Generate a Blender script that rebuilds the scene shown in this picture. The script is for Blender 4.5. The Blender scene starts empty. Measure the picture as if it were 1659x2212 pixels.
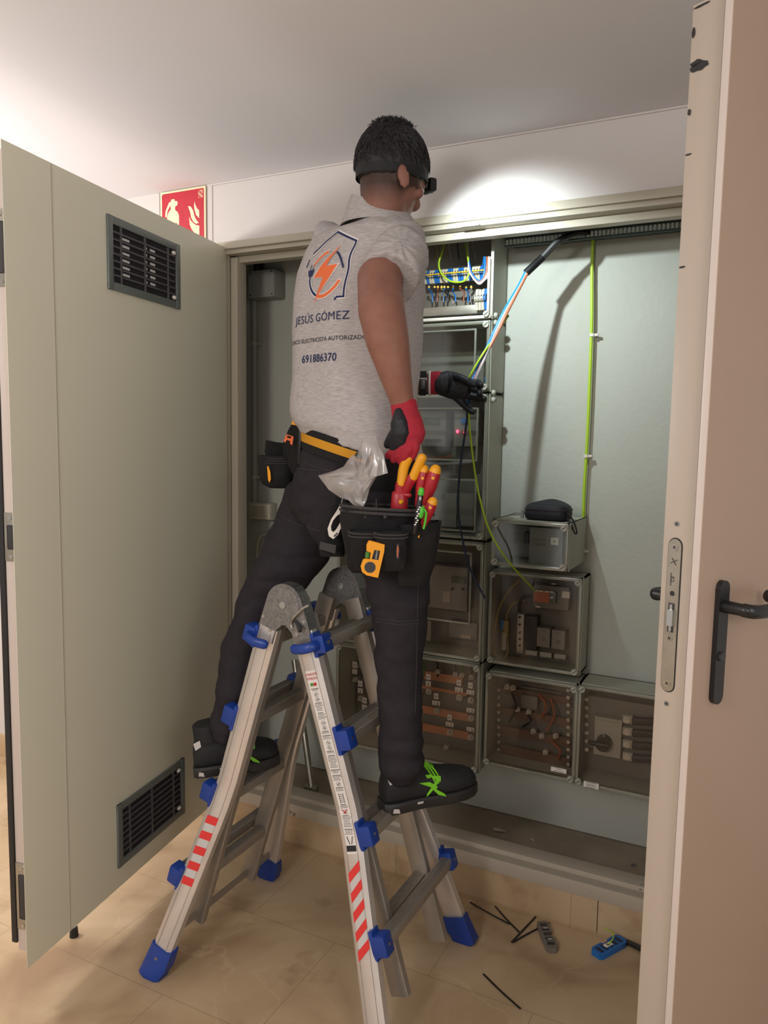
import bpy, bmesh, math, random
import numpy as np
from mathutils import Vector as V, Matrix, noise
from mathutils.bvhtree import BVHTree
random.seed(7)
C = bpy.context.scene.collection
PI = math.pi

# ------------------------------------------------------------------ camera, world, lights, exposure
YAW, PITCH, ROLL, FPX, EYE = 0.46563, 0.09785, 0.01531, 1666.6, 1.5
WALL = 2.2967          # y of the front wall
CEIL = 2.397
BACK = 2.63            # y of the recess back wall
cf = V((-math.sin(YAW)*math.cos(PITCH), math.cos(YAW)*math.cos(PITCH), -math.sin(PITCH)))
r0 = V((math.cos(YAW), math.sin(YAW), 0)); u0 = r0.cross(cf)
cr = r0*math.cos(ROLL) + u0*math.sin(ROLL); cu = u0*math.cos(ROLL) - r0*math.sin(ROLL)
cam = bpy.data.objects.new('camera', bpy.data.cameras.new('camera')); C.objects.link(cam)
M = Matrix((cr, cu, -cf)).transposed().to_4x4(); M.translation = (0, 0, EYE); cam.matrix_world = M
cam.data.sensor_fit = 'VERTICAL'; cam.data.sensor_height = 36; cam.data.lens = FPX*36/2212
cam.data.clip_start = 0.01
bpy.context.scene.camera = cam
vs = bpy.context.scene.view_settings
vs.view_transform = 'Standard'; vs.look = 'None'; vs.exposure = 0.0; vs.gamma = 1.0; vs.use_curve_mapping = False
sc = bpy.context.scene
sc.cycles.max_bounces = 8; sc.cycles.transparent_max_bounces = 16; sc.cycles.use_denoising = True

def lin(r, g=None, b=None):
    if g is None: g = b = r
    f = lambda c: (c/255/12.92) if c/255 <= 0.04045 else ((c/255+0.055)/1.055)**2.4
    return (f(r), f(g), f(b), 1)

w = bpy.data.worlds.new('World'); sc.world = w; w.use_nodes = True
bg = w.node_tree.nodes['Background']; bg.inputs[0].default_value = (1.0, 0.97, 0.95, 1); bg.inputs[1].default_value = 0.62

def light(name, kind, loc, energy, col, size=0.2, aim=None, **kw):
    l = bpy.data.lights.new(name, kind); l.energy = energy; l.color = col
    if kind == 'AREA': l.shape = 'RECTANGLE'; l.size = size; l.size_y = kw.pop('size_y', size)
    else: l.shadow_soft_size = size
    for k, v in kw.items(): setattr(l, k, v)
    o = bpy.data.objects.new(name, l); C.objects.link(o); o.location = loc
    if aim is not None: o.rotation_euler = (V(aim)-V(loc)).to_track_quat('-Z', 'Y').to_euler()
    return o
light('corridor_ceiling_lamp', 'POINT', (-2.80, 1.10, 1.85), 62, (1.0, 0.97, 0.93), 0.14)
light('room_fill', 'POINT', (-0.9, -1.0, 2.0), 62, (1.0, 0.96, 0.93), 0.22)  # fill added behind the camera, a point so that it lifts the ceiling too
HL = (-0.851, 1.984, 2.161)      # the headlamp's lens
light('left_door_fill', 'AREA', (1.35, -0.5, 1.95), 15, (1.0, 0.97, 0.95), 0.7, aim=(-1.6, 1.7, 1.1))   # fill added at the right rear to brighten the left door
light('headlamp_beam', 'SPOT', HL, 29, (0.86, 0.98, 1.0), 0.012, aim=(-0.68, 2.63, 1.86), spot_size=math.radians(104), spot_blend=1.0)

# ------------------------------------------------------------------ a pixel of the photograph as a point at a known depth / height
def ray(px, py): return cr*((px-829.5)/FPX) - cu*((py-1106)/FPX) + cf
def at(px, py, y): d = ray(px, py); return V((0, 0, EYE)) + d*(y/d.y)
def atz(px, py, z): d = ray(px, py); return V((0, 0, EYE)) + d*((z-EYE)/d.z)

# ------------------------------------------------------------------ materials
def mat(name, col, rough=0.6, metal=0.0, noise_amt=0.0, nscale=6.0, bump=0.0, bscale=200.0, spec=0.5, col2=None, emit=None, estr=0, stretch=None, coat=0):
    m = bpy.data.materials.new(name); m.use_nodes = True; nt = m.node_tree; b = nt.nodes['Principled BSDF']
    b.inputs['Base Color'].default_value = col; b.inputs['Roughness'].default_value = rough; b.inputs['Metallic'].default_value = metal
    b.inputs['Specular IOR Level'].default_value = spec; b.inputs['Coat Weight'].default_value = coat
    tc = nt.nodes.new('ShaderNodeTexCoord'); mp = nt.nodes.new('ShaderNodeMapping'); nt.links.new(tc.outputs['Object'], mp.inputs[0])
    if stretch: mp.inputs['Scale'].default_value = stretch
    if noise_amt or col2:
        n = nt.nodes.new('ShaderNodeTexNoise'); n.inputs['Scale'].default_value = nscale; n.inputs['Detail'].default_value = 6
        nt.links.new(mp.outputs[0], n.inputs['Vector'])
        r = nt.nodes.new('ShaderNodeValToRGB'); r.color_ramp.elements[0].position = 0.35; r.color_ramp.elements[1].position = 0.65
        c2 = col2 or tuple(c*(1-noise_amt) for c in col[:3]) + (1,)
        r.color_ramp.elements[0].color = c2; r.color_ramp.elements[1].color = col
        nt.links.new(n.outputs['Fac'], r.inputs[0]); nt.links.new(r.outputs[0], b.inputs['Base Color'])
    if bump:
        n2 = nt.nodes.new('ShaderNodeTexNoise'); n2.inputs['Scale'].default_value = bscale; n2.inputs['Detail'].default_value = 3
        nt.links.new(mp.outputs[0], n2.inputs['Vector'])
        bp = nt.nodes.new('ShaderNodeBump'); bp.inputs['Strength'].default_value = bump; bp.inputs['Distance'].default_value = 0.002
        nt.links.new(n2.outputs['Fac'], bp.inputs['Height']); nt.links.new(bp.outputs[0], b.inputs['Normal'])
    if emit: b.inputs['Emission Color'].default_value = emit; b.inputs['Emission Strength'].default_value = estr
    return m

def clear_mat(name, tint, gloss=0.10, rough=0.08, cover=0.0, ccol=(0.5, 0.5, 0.45, 1), fres=0.4):
    m = bpy.data.materials.new(name); m.use_nodes = True; nt = m.node_tree; nt.nodes.clear()
    o = nt.nodes.new('ShaderNodeOutputMaterial'); t = nt.nodes.new('ShaderNodeBsdfTransparent'); t.inputs[0].default_value = tint
    g = nt.nodes.new('ShaderNodeBsdfGlossy'); g.inputs['Roughness'].default_value = rough; g.inputs[0].default_value = (0.9, 0.9, 0.9, 1)
    fr = nt.nodes.new('ShaderNodeLayerWeight'); fr.inputs[0].default_value = 0.35
    ma = nt.nodes.new('ShaderNodeMath'); ma.operation = 'MULTIPLY_ADD'; ma.inputs[1].default_value = fres; ma.inputs[2].default_value = gloss
    mx = nt.nodes.new('ShaderNodeMixShader'); nt.links.new(fr.outputs['Fresnel'], ma.inputs[0]); nt.links.new(ma.outputs[0], mx.inputs[0])
    nt.links.new(t.outputs[0], mx.inputs[1]); nt.links.new(g.outputs[0], mx.inputs[2]); last = mx
    if cover:
        d = nt.nodes.new('ShaderNodeBsdfDiffuse'); d.inputs[0].default_value = ccol
        m2 = nt.nodes.new('ShaderNodeMixShader'); m2.inputs[0].default_value = cover
        nt.links.new(mx.outputs[0], m2.inputs[1]); nt.links.new(d.outputs[0], m2.inputs[2]); last = m2
    nt.links.new(last.outputs[0], o.inputs[0]); return m

def stone_mat():
    m = bpy.data.materials.new('polished_marble'); m.use_nodes = True; nt = m.node_tree; b = nt.nodes['Principled BSDF']; L = nt.links.new
    tc = nt.nodes.new('ShaderNodeTexCoord'); n1 = nt.nodes.new('ShaderNodeTexNoise'); n1.inputs['Scale'].default_value = 2.2; n1.inputs['Detail'].default_value = 9; n1.inputs['Distortion'].default_value = 1.2
    L(tc.outputs['Object'], n1.inputs['Vector'])
    r = nt.nodes.new('ShaderNodeValToRGB'); e = r.color_ramp.elements
    e[0].position = 0.30; e[0].color = lin(160, 132, 102); e[1].position = 0.72; e[1].color = lin(208, 184, 152)
    k = e.new(0.5); k.color = lin(190, 164, 130); L(n1.outputs['Fac'], r.inputs[0])
    vo = nt.nodes.new('ShaderNodeTexVoronoi'); vo.feature = 'DISTANCE_TO_EDGE'; vo.inputs['Scale'].default_value = 2.6
    n3 = nt.nodes.new('ShaderNodeTexNoise'); n3.inputs['Scale'].default_value = 3; n3.inputs['Detail'].default_value = 5; L(tc.outputs['Object'], n3.inputs['Vector'])
    mxv = nt.nodes.new('ShaderNodeMix'); mxv.data_type = 'VECTOR'; mxv.inputs['Factor'].default_value = 0.35
    L(tc.outputs['Object'], mxv.inputs[4]); L(n3.outputs['Color'], mxv.inputs[5]); L(mxv.outputs[1], vo.inputs['Vector'])
    vr = nt.nodes.new('ShaderNodeValToRGB'); vr.color_ramp.elements[0].position = 0; vr.color_ramp.elements[1].position = 0.012
    vr.color_ramp.elements[0].color = (0.5,)*3+(1,); vr.color_ramp.elements[1].color = (0,)*3+(1,); L(vo.outputs['Distance'], vr.inputs[0])
    n4 = nt.nodes.new('ShaderNodeTexNoise'); n4.inputs['Scale'].default_value = 4; L(tc.outputs['Object'], n4.inputs['Vector'])
    mm = nt.nodes.new('ShaderNodeMath'); mm.operation = 'MULTIPLY'; L(vr.outputs[0], mm.inputs[0]); L(n4.outputs['Fac'], mm.inputs[1])
    mx = nt.nodes.new('ShaderNodeMix'); mx.data_type = 'RGBA'; L(mm.outputs[0], mx.inputs['Factor']); L(r.outputs[0], mx.inputs[6]); mx.inputs[7].default_value = lin(214, 190, 156)
    # darker blotches and tile joints
    n5 = nt.nodes.new('ShaderNodeTexNoise'); n5.inputs['Scale'].default_value = 5.5; n5.inputs['Detail'].default_value = 8; L(tc.outputs['Object'], n5.inputs['Vector'])
    r5 = nt.nodes.new('ShaderNodeValToRGB'); r5.color_ramp.elements[0].position = 0.58; r5.color_ramp.elements[1].position = 0.68
    r5.color_ramp.elements[0].color = (0, 0, 0, 1); r5.color_ramp.elements[1].color = (0.45, 0.45, 0.45, 1); L(n5.outputs['Fac'], r5.inputs[0])
    mx2 = nt.nodes.new('ShaderNodeMix'); mx2.data_type = 'RGBA'; L(r5.outputs[0], mx2.inputs['Factor']); L(mx.outputs[2], mx2.inputs[6]); mx2.inputs[7].default_value = lin(136, 108, 78)
    br = nt.nodes.new('ShaderNodeTexBrick'); br.inputs['Scale'].default_value = 1; br.inputs['Brick Width'].default_value = 0.6; br.inputs['Row Height'].default_value = 0.4
    br.inputs['Mortar Size'].default_value = 0.0012; br.inputs['Color1'].default_value = (0, 0, 0, 1); br.inputs['Color2'].default_value = (0, 0, 0, 1); br.inputs['Mortar'].default_value = (0.5, 0.5, 0.5, 1)
    mpp = nt.nodes.new('ShaderNodeMapping'); mpp.inputs['Rotation'].default_value = (0, 0, 0.0); mpp.inputs['Location'].default_value = (0.18, 0.13, 0)
    L(tc.outputs['Object'], mpp.inputs[0]); L(mpp.outputs[0], br.inputs['Vector'])
    mx3 = nt.nodes.new('ShaderNodeMix'); mx3.data_type = 'RGBA'; L(br.outputs['Color'], mx3.inputs['Factor']); L(mx2.outputs[2], mx3.inputs[6]); mx3.inputs[7].default_value = lin(120, 96, 70)
    L(mx3.outputs[2], b.inputs['Base Color']); b.inputs['Roughness'].default_value = 0.32; b.inputs['Specular IOR Level'].default_value = 0.35
    return m

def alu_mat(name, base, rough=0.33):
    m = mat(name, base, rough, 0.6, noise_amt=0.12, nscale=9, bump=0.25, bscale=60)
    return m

def shirt_mat():
    m = bpy.data.materials.new('heather_grey_knit'); m.use_nodes = True; nt = m.node_tree; b = nt.nodes['Principled BSDF']; L = nt.links.new
    tc = nt.nodes.new('ShaderNodeTexCoord'); mp = nt.nodes.new('ShaderNodeMapping'); mp.inputs['Scale'].default_value = (60, 60, 700); L(tc.outputs['Object'], mp.inputs[0])
    n = nt.nodes.new('ShaderNodeTexNoise'); n.inputs['Scale'].default_value = 1; n.inputs['Detail'].default_value = 4; L(mp.outputs[0], n.inputs['Vector'])
    r = nt.nodes.new('ShaderNodeValToRGB'); r.color_ramp.elements[0].position = 0.3; r.color_ramp.elements[1].position = 0.7
    r.color_ramp.elements[0].color = lin(160, 152, 150); r.color_ramp.elements[1].color = lin(194, 189, 187); L(n.outputs['Fac'], r.inputs[0]); L(r.outputs[0], b.inputs['Base Color'])
    b.inputs['Roughness'].default_value = 0.9; b.inputs['Specular IOR Level'].default_value = 0.15
    bp = nt.nodes.new('ShaderNodeBump'); bp.inputs['Strength'].default_value = 0.25; bp.inputs['Distance'].default_value = 0.001; L(n.outputs['Fac'], bp.inputs['Height']); L(bp.outputs[0], b.inputs['Normal'])
    return m

def skin_mat():
    # skin with the clipped dark hair of the nape fading into it (colour attribute 'hair')
    m = bpy.data.materials.new('tanned_skin'); m.use_nodes = True; nt = m.node_tree; b = nt.nodes['Principled BSDF']; L = nt.links.new
    tc = nt.nodes.new('ShaderNodeTexCoord'); n = nt.nodes.new('ShaderNodeTexNoise'); n.inputs['Scale'].default_value = 30; L(tc.outputs['Object'], n.inputs['Vector'])
    r = nt.nodes.new('ShaderNodeValToRGB'); r.color_ramp.elements[0].color = lin(126, 84, 70); r.color_ramp.elements[1].color = lin(152, 108, 92); L(n.outputs['Fac'], r.inputs[0])
    a = nt.nodes.new('ShaderNodeAttribute'); a.attribute_name = 'hair'
    mx = nt.nodes.new('ShaderNodeMix'); mx.data_type = 'RGBA'; L(a.outputs['Fac'], mx.inputs['Factor']); L(r.outputs[0], mx.inputs[6]); mx.inputs[7].default_value = lin(58, 44, 40)
    L(mx.outputs[2], b.inputs['Base Color']); b.inputs['Roughness'].default_value = 0.55; b.inputs['Specular IOR Level'].default_value = 0.3
    return m

def scuff_mat(name, col, dirt, rough=0.45, thr=0.66):
    m = bpy.data.materials.new(name); m.use_nodes = True; nt = m.node_tree; b = nt.nodes['Principled BSDF']; L = nt.links.new
    tc = nt.nodes.new('ShaderNodeTexCoord'); n = nt.nodes.new('ShaderNodeTexNoise'); n.inputs['Scale'].default_value = 11; n.inputs['Detail'].default_value = 9; n.inputs['Roughness'].default_value = 0.7
    L(tc.outputs['Object'], n.inputs['Vector']); r = nt.nodes.new('ShaderNodeValToRGB'); r.color_ramp.elements[0].position = thr; r.color_ramp.elements[1].position = thr+0.06
    r.color_ramp.elements[0].color = col; r.color_ramp.elements[1].color = dirt; L(n.outputs['Fac'], r.inputs[0]); L(r.outputs[0], b.inputs['Base Color']); b.inputs['Roughness'].default_value = rough
    return m

M_ = dict(
 wall=mat('white_wall_paint', lin(208, 202, 198), 0.75, bump=0.15, bscale=90),
 ceil=mat('white_ceiling_paint', lin(224, 222, 226), 0.85),
 recess=mat('rough_grey_plaster', lin(186, 188, 178), 0.9, bump=0.8, bscale=55, noise_amt=0.05, nscale=3),
 recfloor=mat('dusty_cement', lin(156, 142, 124), 0.95, noise_amt=0.25, nscale=7, bump=0.5, bscale=60),
 stone=stone_mat(),
 door_in=scuff_mat('greyish_green_door_paint', lin(218, 214, 193), lin(200, 194, 173), 0.3, 0.72),
 door_out=mat('beige_door_paint', lin(164, 140, 121), 0.42, noise_amt=0.04, nscale=3),
 door_edge=scuff_mat('scuffed_cream_door_edge', lin(176, 163, 149), lin(156, 142, 126), 0.4, 0.74),
 lip=mat('pale_door_lip_paint', lin(200, 187, 178), 0.4),
 frame=scuff_mat('grey_frame_paint', lin(176, 168, 150), lin(140, 130, 112), 0.4, 0.72),
 frame_w=scuff_mat('dirty_white_threshold_paint', lin(186, 176, 160), lin(96, 82, 64), 0.5, 0.62),
 black=mat('black_rubber', lin(34, 33, 34), 0.55), blackp=mat('black_plastic', lin(26, 26, 28), 0.35),
 vent=mat('galvanised_grey_frame', lin(120, 126, 124), 0.4, 0.5), louvre=mat('dark_grey_louvre', lin(74, 70, 74), 0.45), ventdark=mat('dark_vent_void', lin(26, 22, 26), 0.9),
 louvre_gap=mat('white_slot', lin(205, 200, 200), 0.6),
 steel=mat('brushed_steel', lin(176, 172, 160), 0.32, 0.8, noise_amt=0.15, nscale=25), chrome=mat('worn_chrome', lin(190, 188, 182), 0.22, 0.95),
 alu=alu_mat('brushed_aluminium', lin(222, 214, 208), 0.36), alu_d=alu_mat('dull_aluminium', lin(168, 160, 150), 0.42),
 hinge=mat('zinc_plated_steel', lin(150, 148, 146), 0.38, 0.8, noise_amt=0.3, nscale=120, bump=0.5, bscale=260),
 blue=mat('blue_plastic', lin(24, 62, 148), 0.38, noise_amt=0.15, nscale=14), label=mat('white_label', lin(226, 220, 214), 0.5), ink=mat('black_ink', lin(30, 28, 30), 0.6),
 redink=mat('red_ink', lin(190, 40, 44), 0.6), red=mat('reflective_red', lin(222, 52, 50), 0.4), silver=mat('reflective_white', lin(200, 196, 192), 0.4),
 sign_red=mat('fire_sign_red', lin(190, 40, 56), 0.45), sign_cream=mat('photoluminescent_cream', lin(244, 228, 190), 0.5),
 shirt=shirt_mat(), skin=skin_mat(),
 trous=mat('charcoal_work_fabric', lin(50, 46, 50), 0.88, noise_amt=0.15, nscale=40, bump=0.3, bscale=500, spec=0.15),
 hair=mat('dark_brown_hair', lin(38, 34, 36), 0.6, noise_amt=0.3, nscale=90, bump=0.6, bscale=420, stretch=(1, 1, 0.6)),
 strap=mat('black_elastic', lin(22, 22, 24), 0.7),
 glove_r=mat('red_knit', lin(172, 32, 52), 0.8, bump=0.5, bscale=400, noise_amt=0.15, nscale=50), glove_b=mat('black_latex', lin(24, 25, 32), 0.55, bump=0.6, bscale=180),
 shoe=mat('black_mesh_fabric', lin(28, 28, 30), 0.75, bump=0.4, bscale=400), sole=mat('black_rubber_sole', lin(40, 38, 38), 0.6), green=mat('lime_green', lin(120, 200, 30), 0.5), refl=mat('reflective_grey', lin(190, 184, 180), 0.4),
 canvas=mat('black_ballistic_nylon', lin(30, 29, 30), 0.8, noise_amt=0.3, nscale=40, bump=0.8, bscale=350, spec=0.3), piping=mat('grey_webbing', lin(58, 55, 54), 0.75, bump=0.6, bscale=400),
 yellow=mat('yellow_webbing', lin(206, 144, 24), 0.75, bump=0.5, bscale=500), orange=mat('orange_yellow_plastic', lin(240, 160, 24), 0.35), hred=mat('dark_red_plastic', lin(168, 28, 40), 0.38),
 hyel=mat('yellow_rubber_grip', lin(232, 160, 20), 0.42), lgreen=mat('bright_green_plastic', lin(80, 190, 50), 0.35), white=mat('white_plastic', lin(222, 216, 204), 0.4), cream=mat('cream_plastic', lin(205, 200, 180), 0.45),
 encl=mat('pale_grey_polyester', lin(176, 176, 162), 0.5, noise_amt=0.06, nscale=5), encl_d=mat('darker_grey_plate', lin(122, 118, 108), 0.55),  # the second is a plain darker grey for plates, caps and keys
 plate=mat('grey_component_plastic', lin(138, 134, 128), 0.5), darkp=mat('dark_component_plastic', lin(52, 50, 52), 0.5),
 clear=clear_mat('clear_lid', (0.92, 0.94, 0.92, 1), 0.05, 0.12), smoke=clear_mat('tinted_lid', (0.90, 0.87, 0.84, 1), 0.015, 0.12, fres=0.22), rim=clear_mat('clear_lid_rim', (0.80, 0.82, 0.77, 1), 0.14, 0.2, cover=0.30, ccol=lin(178, 178, 162)),
 film=clear_mat('translucent_polythene', (0.9, 0.88, 0.88, 1), 0.12, 0.2, cover=0.30, ccol=lin(225, 220, 216)), vial=mat('green_vial', lin(70, 130, 50), 0.15),
 copper_dull=mat('dull_copper_bar', lin(118, 92, 76), 0.5, 0.1), copper=mat('copper_bar', lin(190, 132, 98), 0.4, 0.2), tag=mat('white_tag', lin(236, 232, 224), 0.5), bolt=mat('zinc_bolt', lin(206, 200, 188), 0.35, 0.4),
 tblue=mat('terminal_blue', lin(30, 110, 190), 0.45), tgrey=mat('terminal_cream', lin(206, 200, 178), 0.5), tyel=mat('terminal_yellow', lin(236, 190, 30), 0.45),
 wblue=mat('blue_wire', lin(24, 120, 206), 0.4), wnavy=mat('dark_blue_wire', lin(30, 44, 70), 0.45), wbrown=mat('brown_wire', lin(170, 98, 66), 0.45), wgrey=mat('grey_wire', lin(150, 146, 150), 0.45),
 wyg=mat('yellow_green_wire', lin(170, 205, 40), 0.45), wwhite=mat('white_wire', lin(226, 220, 222), 0.45), wyellow=mat('ochre_wire', lin(168, 148, 92), 0.5), wgreen=mat('green_wire', lin(70, 140, 50), 0.45),
 duct=mat('dark_green_tray', lin(52, 66, 62), 0.6), ductw=mat('pale_duct_teeth', lin(215, 220, 215), 0.6), conduit=mat('grey_pvc', lin(150, 150, 144), 0.5),
 lcd=mat('lcd_grey', lin(96, 104, 88), 0.25), led=mat('red_indicator', lin(255, 40, 60), 0.4, emit=(1, 0.05, 0.12, 1), estr=5), spd=mat('orange_spd', lin(196, 118, 80), 0.5),
 navy=mat('navy_print', lin(34, 44, 84), 0.8), oprint=mat('orange_print', lin(232, 112, 62), 0.8), wprint=mat('white_outline_print', lin(232, 224, 220), 0.8), brown=mat('dark_print', lin(62, 54, 62), 0.8),
 pouch=mat('navy_black_nylon', lin(24, 26, 36), 0.6, bump=0.5, bscale=300), paper=mat('paper_scrap', lin(170, 160, 144), 0.8), lens=mat('headlamp_lens', lin(240, 250, 245), 0.2, emit=(0.9, 1, 0.95, 1), estr=8), eye=mat('eye_white', lin(220, 215, 210), 0.2), cardgrey=mat('grey_terminal', lin(120, 112, 104), 0.5),
)

# ------------------------------------------------------------------ mesh builder
class MB:
    def __init__(s): s.bm = bmesh.new(); s.mi = 0
    def _new(s, before):
        for f in s.bm.faces:
            if f.index < 0 or f not in before: pass
    def faces_from(s, n):
        s.bm.faces.ensure_lookup_table()
        for f in s.bm.faces[n:]: f.material_index = s.mi
    def box(s, a, b, bev=0.0, mtx=None):
        n = len(s.bm.faces); a, b = V(a), V(b); c = (a+b)/2; d = b-a
        m = Matrix.Translation(c) @ Matrix.Diagonal((abs(d.x), abs(d.y), abs(d.z), 1))
        if mtx is not None: m = mtx @ m
        r = bmesh.ops.create_cube(s.bm, size=1, matrix=m)
        if bev:
            es = list({e for v in r['verts'] for e in v.link_edges})
            bmesh.ops.bevel(s.bm, geom=es, offset=bev, segments=2, affect='EDGES', profile=0.6)
        s.faces_from(n); return s
    def obox(s, c, u, v, w, su, sv, sw, bev=0.0):      # oriented box about c with axes u,v,w
        u, v, w = V(u).normalized(), V(v).normalized(), V(w).normalized()
        m = Matrix((u, v, w)).transposed().to_4x4(); m.translation = V(c)
        return s.box((-su/2, -sv/2, -sw/2), (su/2, sv/2, sw/2), bev, m)
    def cyl(s, p0, p1, r, n=16, r2=None, bev=0):
        k = len(s.bm.faces); p0, p1 = V(p0), V(p1); r2 = r if r2 is None else r2
        q = (p1-p0).to_track_quat('Z', 'Y'); A, B = [], []
        for i in range(n):
            d = q @ V((math.cos(2*PI*i/n), math.sin(2*PI*i/n), 0)); A.append(s.bm.verts.new(p0+d*r)); B.append(s.bm.verts.new(p1+d*r2))
        for i in range(n): s.bm.faces.new((A[i], A[(i+1) % n], B[(i+1) % n], B[i]))
        s.bm.faces.new(A[::-1]); s.bm.faces.new(B); s.faces_from(k); return s
    def rings(s, rings, cap=True):
        k = len(s.bm.faces); R = [[s.bm.verts.new(p) for p in r] for r in rings]; n = len(R[0])
        for a, b in zip(R, R[1:]):
            for i in range(n): s.bm.faces.new((a[i], a[(i+1) % n], b[(i+1) % n], b[i]))
        if cap: s.bm.faces.new(R[0][::-1]); s.bm.faces.new(R[-1])
        s.faces_from(k); return s
    def chain(s, pts, side=(1, 0, 0), n=22, dome=True):
        side = V(side); P = [V(p[0]) for p in pts]; rs = []
        T = [(P[min(i+1, len(P)-1)]-P[max(i-1, 0)]).normalized() for i in range(len(P))]
        seq = [(P[i], T[i], pts[i][1], pts[i][2] if len(pts[i]) > 2 else pts[i][1]) for i in range(len(P))]
        if dome:
            a = seq[0]; b = seq[-1]; ra = min(a[2], a[3]); rb = min(b[2], b[3])
            seq = [(a[0]-a[1]*ra*.92, a[1], a[2]*.35, a[3]*.35), (a[0]-a[1]*ra*.6, a[1], a[2]*.78, a[3]*.78)] + seq + [(b[0]+b[1]*rb*.6, b[1], b[2]*.78, b[3]*.78), (b[0]+b[1]*rb*.92, b[1], b[2]*.35, b[3]*.35)]
        for p, t, ra, rb in seq:
            a = side - t*side.dot(t); a = a.normalized() if a.length > 1e-4 else t.orthogonal().normalized(); o = t.cross(a)
            rs.append([p + a*ra*math.cos(2*PI*i/n) + o*rb*math.sin(2*PI*i/n) for i in range(n)])
        return s.rings(rs)
    def ell(s, c, ax, rad, n=20):                       # ellipsoid, ax = 3 axes
        k = len(s.bm.faces); m = Matrix([V(a).normalized()*r for a, r in zip(ax, rad)]).transposed().to_4x4(); m.translation = V(c)
        bmesh.ops.create_uvsphere(s.bm, u_segments=n, v_segments=n//2, radius=1, matrix=m); s.faces_from(k); return s
    def tube(s, pts, r, n=10, sub=6):
        P = smooth(pts, sub); return s.chain([(p, r) for p in P], side=(0.31, 0.77, 0.55), n=n, dome=False)
    def prism(s, poly, O, U, W, N, d):                  # 2D polygon -> slab of depth d along N
        k = len(s.bm.faces); O, U, W, N = V(O), V(U), V(W), V(N)
        A = [s.bm.verts.new(O+U*x+W*y) for x, y in poly]; B = [s.bm.verts.new(O+U*x+W*y+N*d) for x, y in poly]; n = len(A)
        for i in range(n): s.bm.faces.new((A[i], A[(i+1) % n], B[(i+1) % n], B[i]))
        s.bm.faces.new(A[::-1]); s.bm.faces.new(B); s.faces_from(k); return s
    def quad(s, *p):
        k = len(s.bm.faces); s.bm.faces.new([s.bm.verts.new(V(q)) for q in p]); s.faces_from(k); return s

def smooth(pts, sub=6):
    P = [V(p) for p in pts]
    if len(P) < 3 or sub < 2: return P
    Q = [P[0]*2-P[1]] + P + [P[-1]*2-P[-2]]; out = []
    for i in range(1, len(Q)-2):
        a, b, c, d = Q[i-1:i+3]
        for k in range(sub):
            t = k/sub; out.append(0.5*((2*b)+(c-a)*t+(2*a-5*b+4*c-d)*t*t+(3*b-a-3*c+d)*t**3))
    return out + [P[-1]]

def finish(me, mats, ang=35):
    for m in (mats if isinstance(mats, (list, tuple)) else [mats]): me.materials.append(M_[m])
    me.polygons.foreach_set('use_smooth', [True]*len(me.polygons)); me.set_sharp_from_angle(angle=math.radians(ang)); me.update()

EACH = {'rivet', 'metal_clamp', 'red_heading_', 'button', 'terminal_bolt', 'stud', 'corner_screw', 'screw', 'earth_screw', 'divider', 'hanging_panel', 'eye', 'iris', 'eyebrow', 'sealant_blob', 'marker', 'busbar', 'coupling_lug', 'lug_screw', 'paper_strip', 'rivet_hole', 'indicator_lamp', 'fuse_carrier', 'reflective_patch'}
def obj(name, mb, mats, parent=None, label=None, ang=35):
    bm = mb.bm if isinstance(mb, MB) else mb
    if name in EACH:                                    # every separate piece becomes an object of its own
        seen, isl = set(), []
        for v in bm.verts:
            if v in seen: continue
            st, grp_ = [v], []; seen.add(v)
            while st:
                a = st.pop(); grp_.append(a)
                for e in a.link_edges:
                    b = e.other_vert(a)
                    if b not in seen: seen.add(b); st.append(b)
            isl.append(grp_)
        # pieces that touch (a bolt's head and shank) stay together
        box = [[V((min(v.co[k] for v in g) for k in range(3))), V((max(v.co[k] for v in g) for k in range(3)))] for g in isl]
        par = list(range(len(isl)))
        def root(i):
            while par[i] != i: i = par[i]
            return i
        for i in range(len(isl)):
            for j in range(i):
                if all(box[i][0][k] <= box[j][1][k]+1e-4 and box[j][0][k] <= box[i][1][k]+1e-4 for k in range(3)): par[root(i)] = root(j)
        groups = {}
        for i, g in enumerate(isl): groups.setdefault(root(i), []).extend(g)
        if len(groups) > 1:
            out = None
            for g in groups.values():
                gs = set(g); b2 = bmesh.new(); mp_ = {v: b2.verts.new(v.co) for v in g}
                for f in {f for v in g for f in v.link_faces}: nf = b2.faces.new([mp_[v] for v in f.verts]); nf.material_index = f.material_index
                o = _obj(name, b2, mats, parent, label, ang); out = out or o
            bm.free(); return out
    return _obj(name, mb, mats, parent, label, ang)
def _obj(name, mb, mats, parent=None, label=None, ang=35):
    bm = mb.bm if isinstance(mb, MB) else mb
    bmesh.ops.recalc_face_normals(bm, faces=bm.faces)
    me = bpy.data.meshes.new(name); bm.to_mesh(me); bm.free(); finish(me, mats, ang)
    o = bpy.data.objects.new(name, me); C.objects.link(o)
    if parent is not None: o.parent = parent; o.matrix_parent_inverse = parent.matrix_world.inverted()
    if label: o['label'] = label
    return o

def thing(name, label, cat, loc=(0, 0, 0), group=None):
    o = bpy.data.objects.new(name, None); C.objects.link(o); o.empty_display_size = 0.05
    o.matrix_world = Matrix.Translation(V(loc)); o['label'] = label; o['category'] = cat
    if group: o['group'] = group
    return o

def tag(o, label, cat, group=None):
    o['label'] = label; o['category'] = cat
    if group: o['group'] = group
    rebase(o); return o

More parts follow.
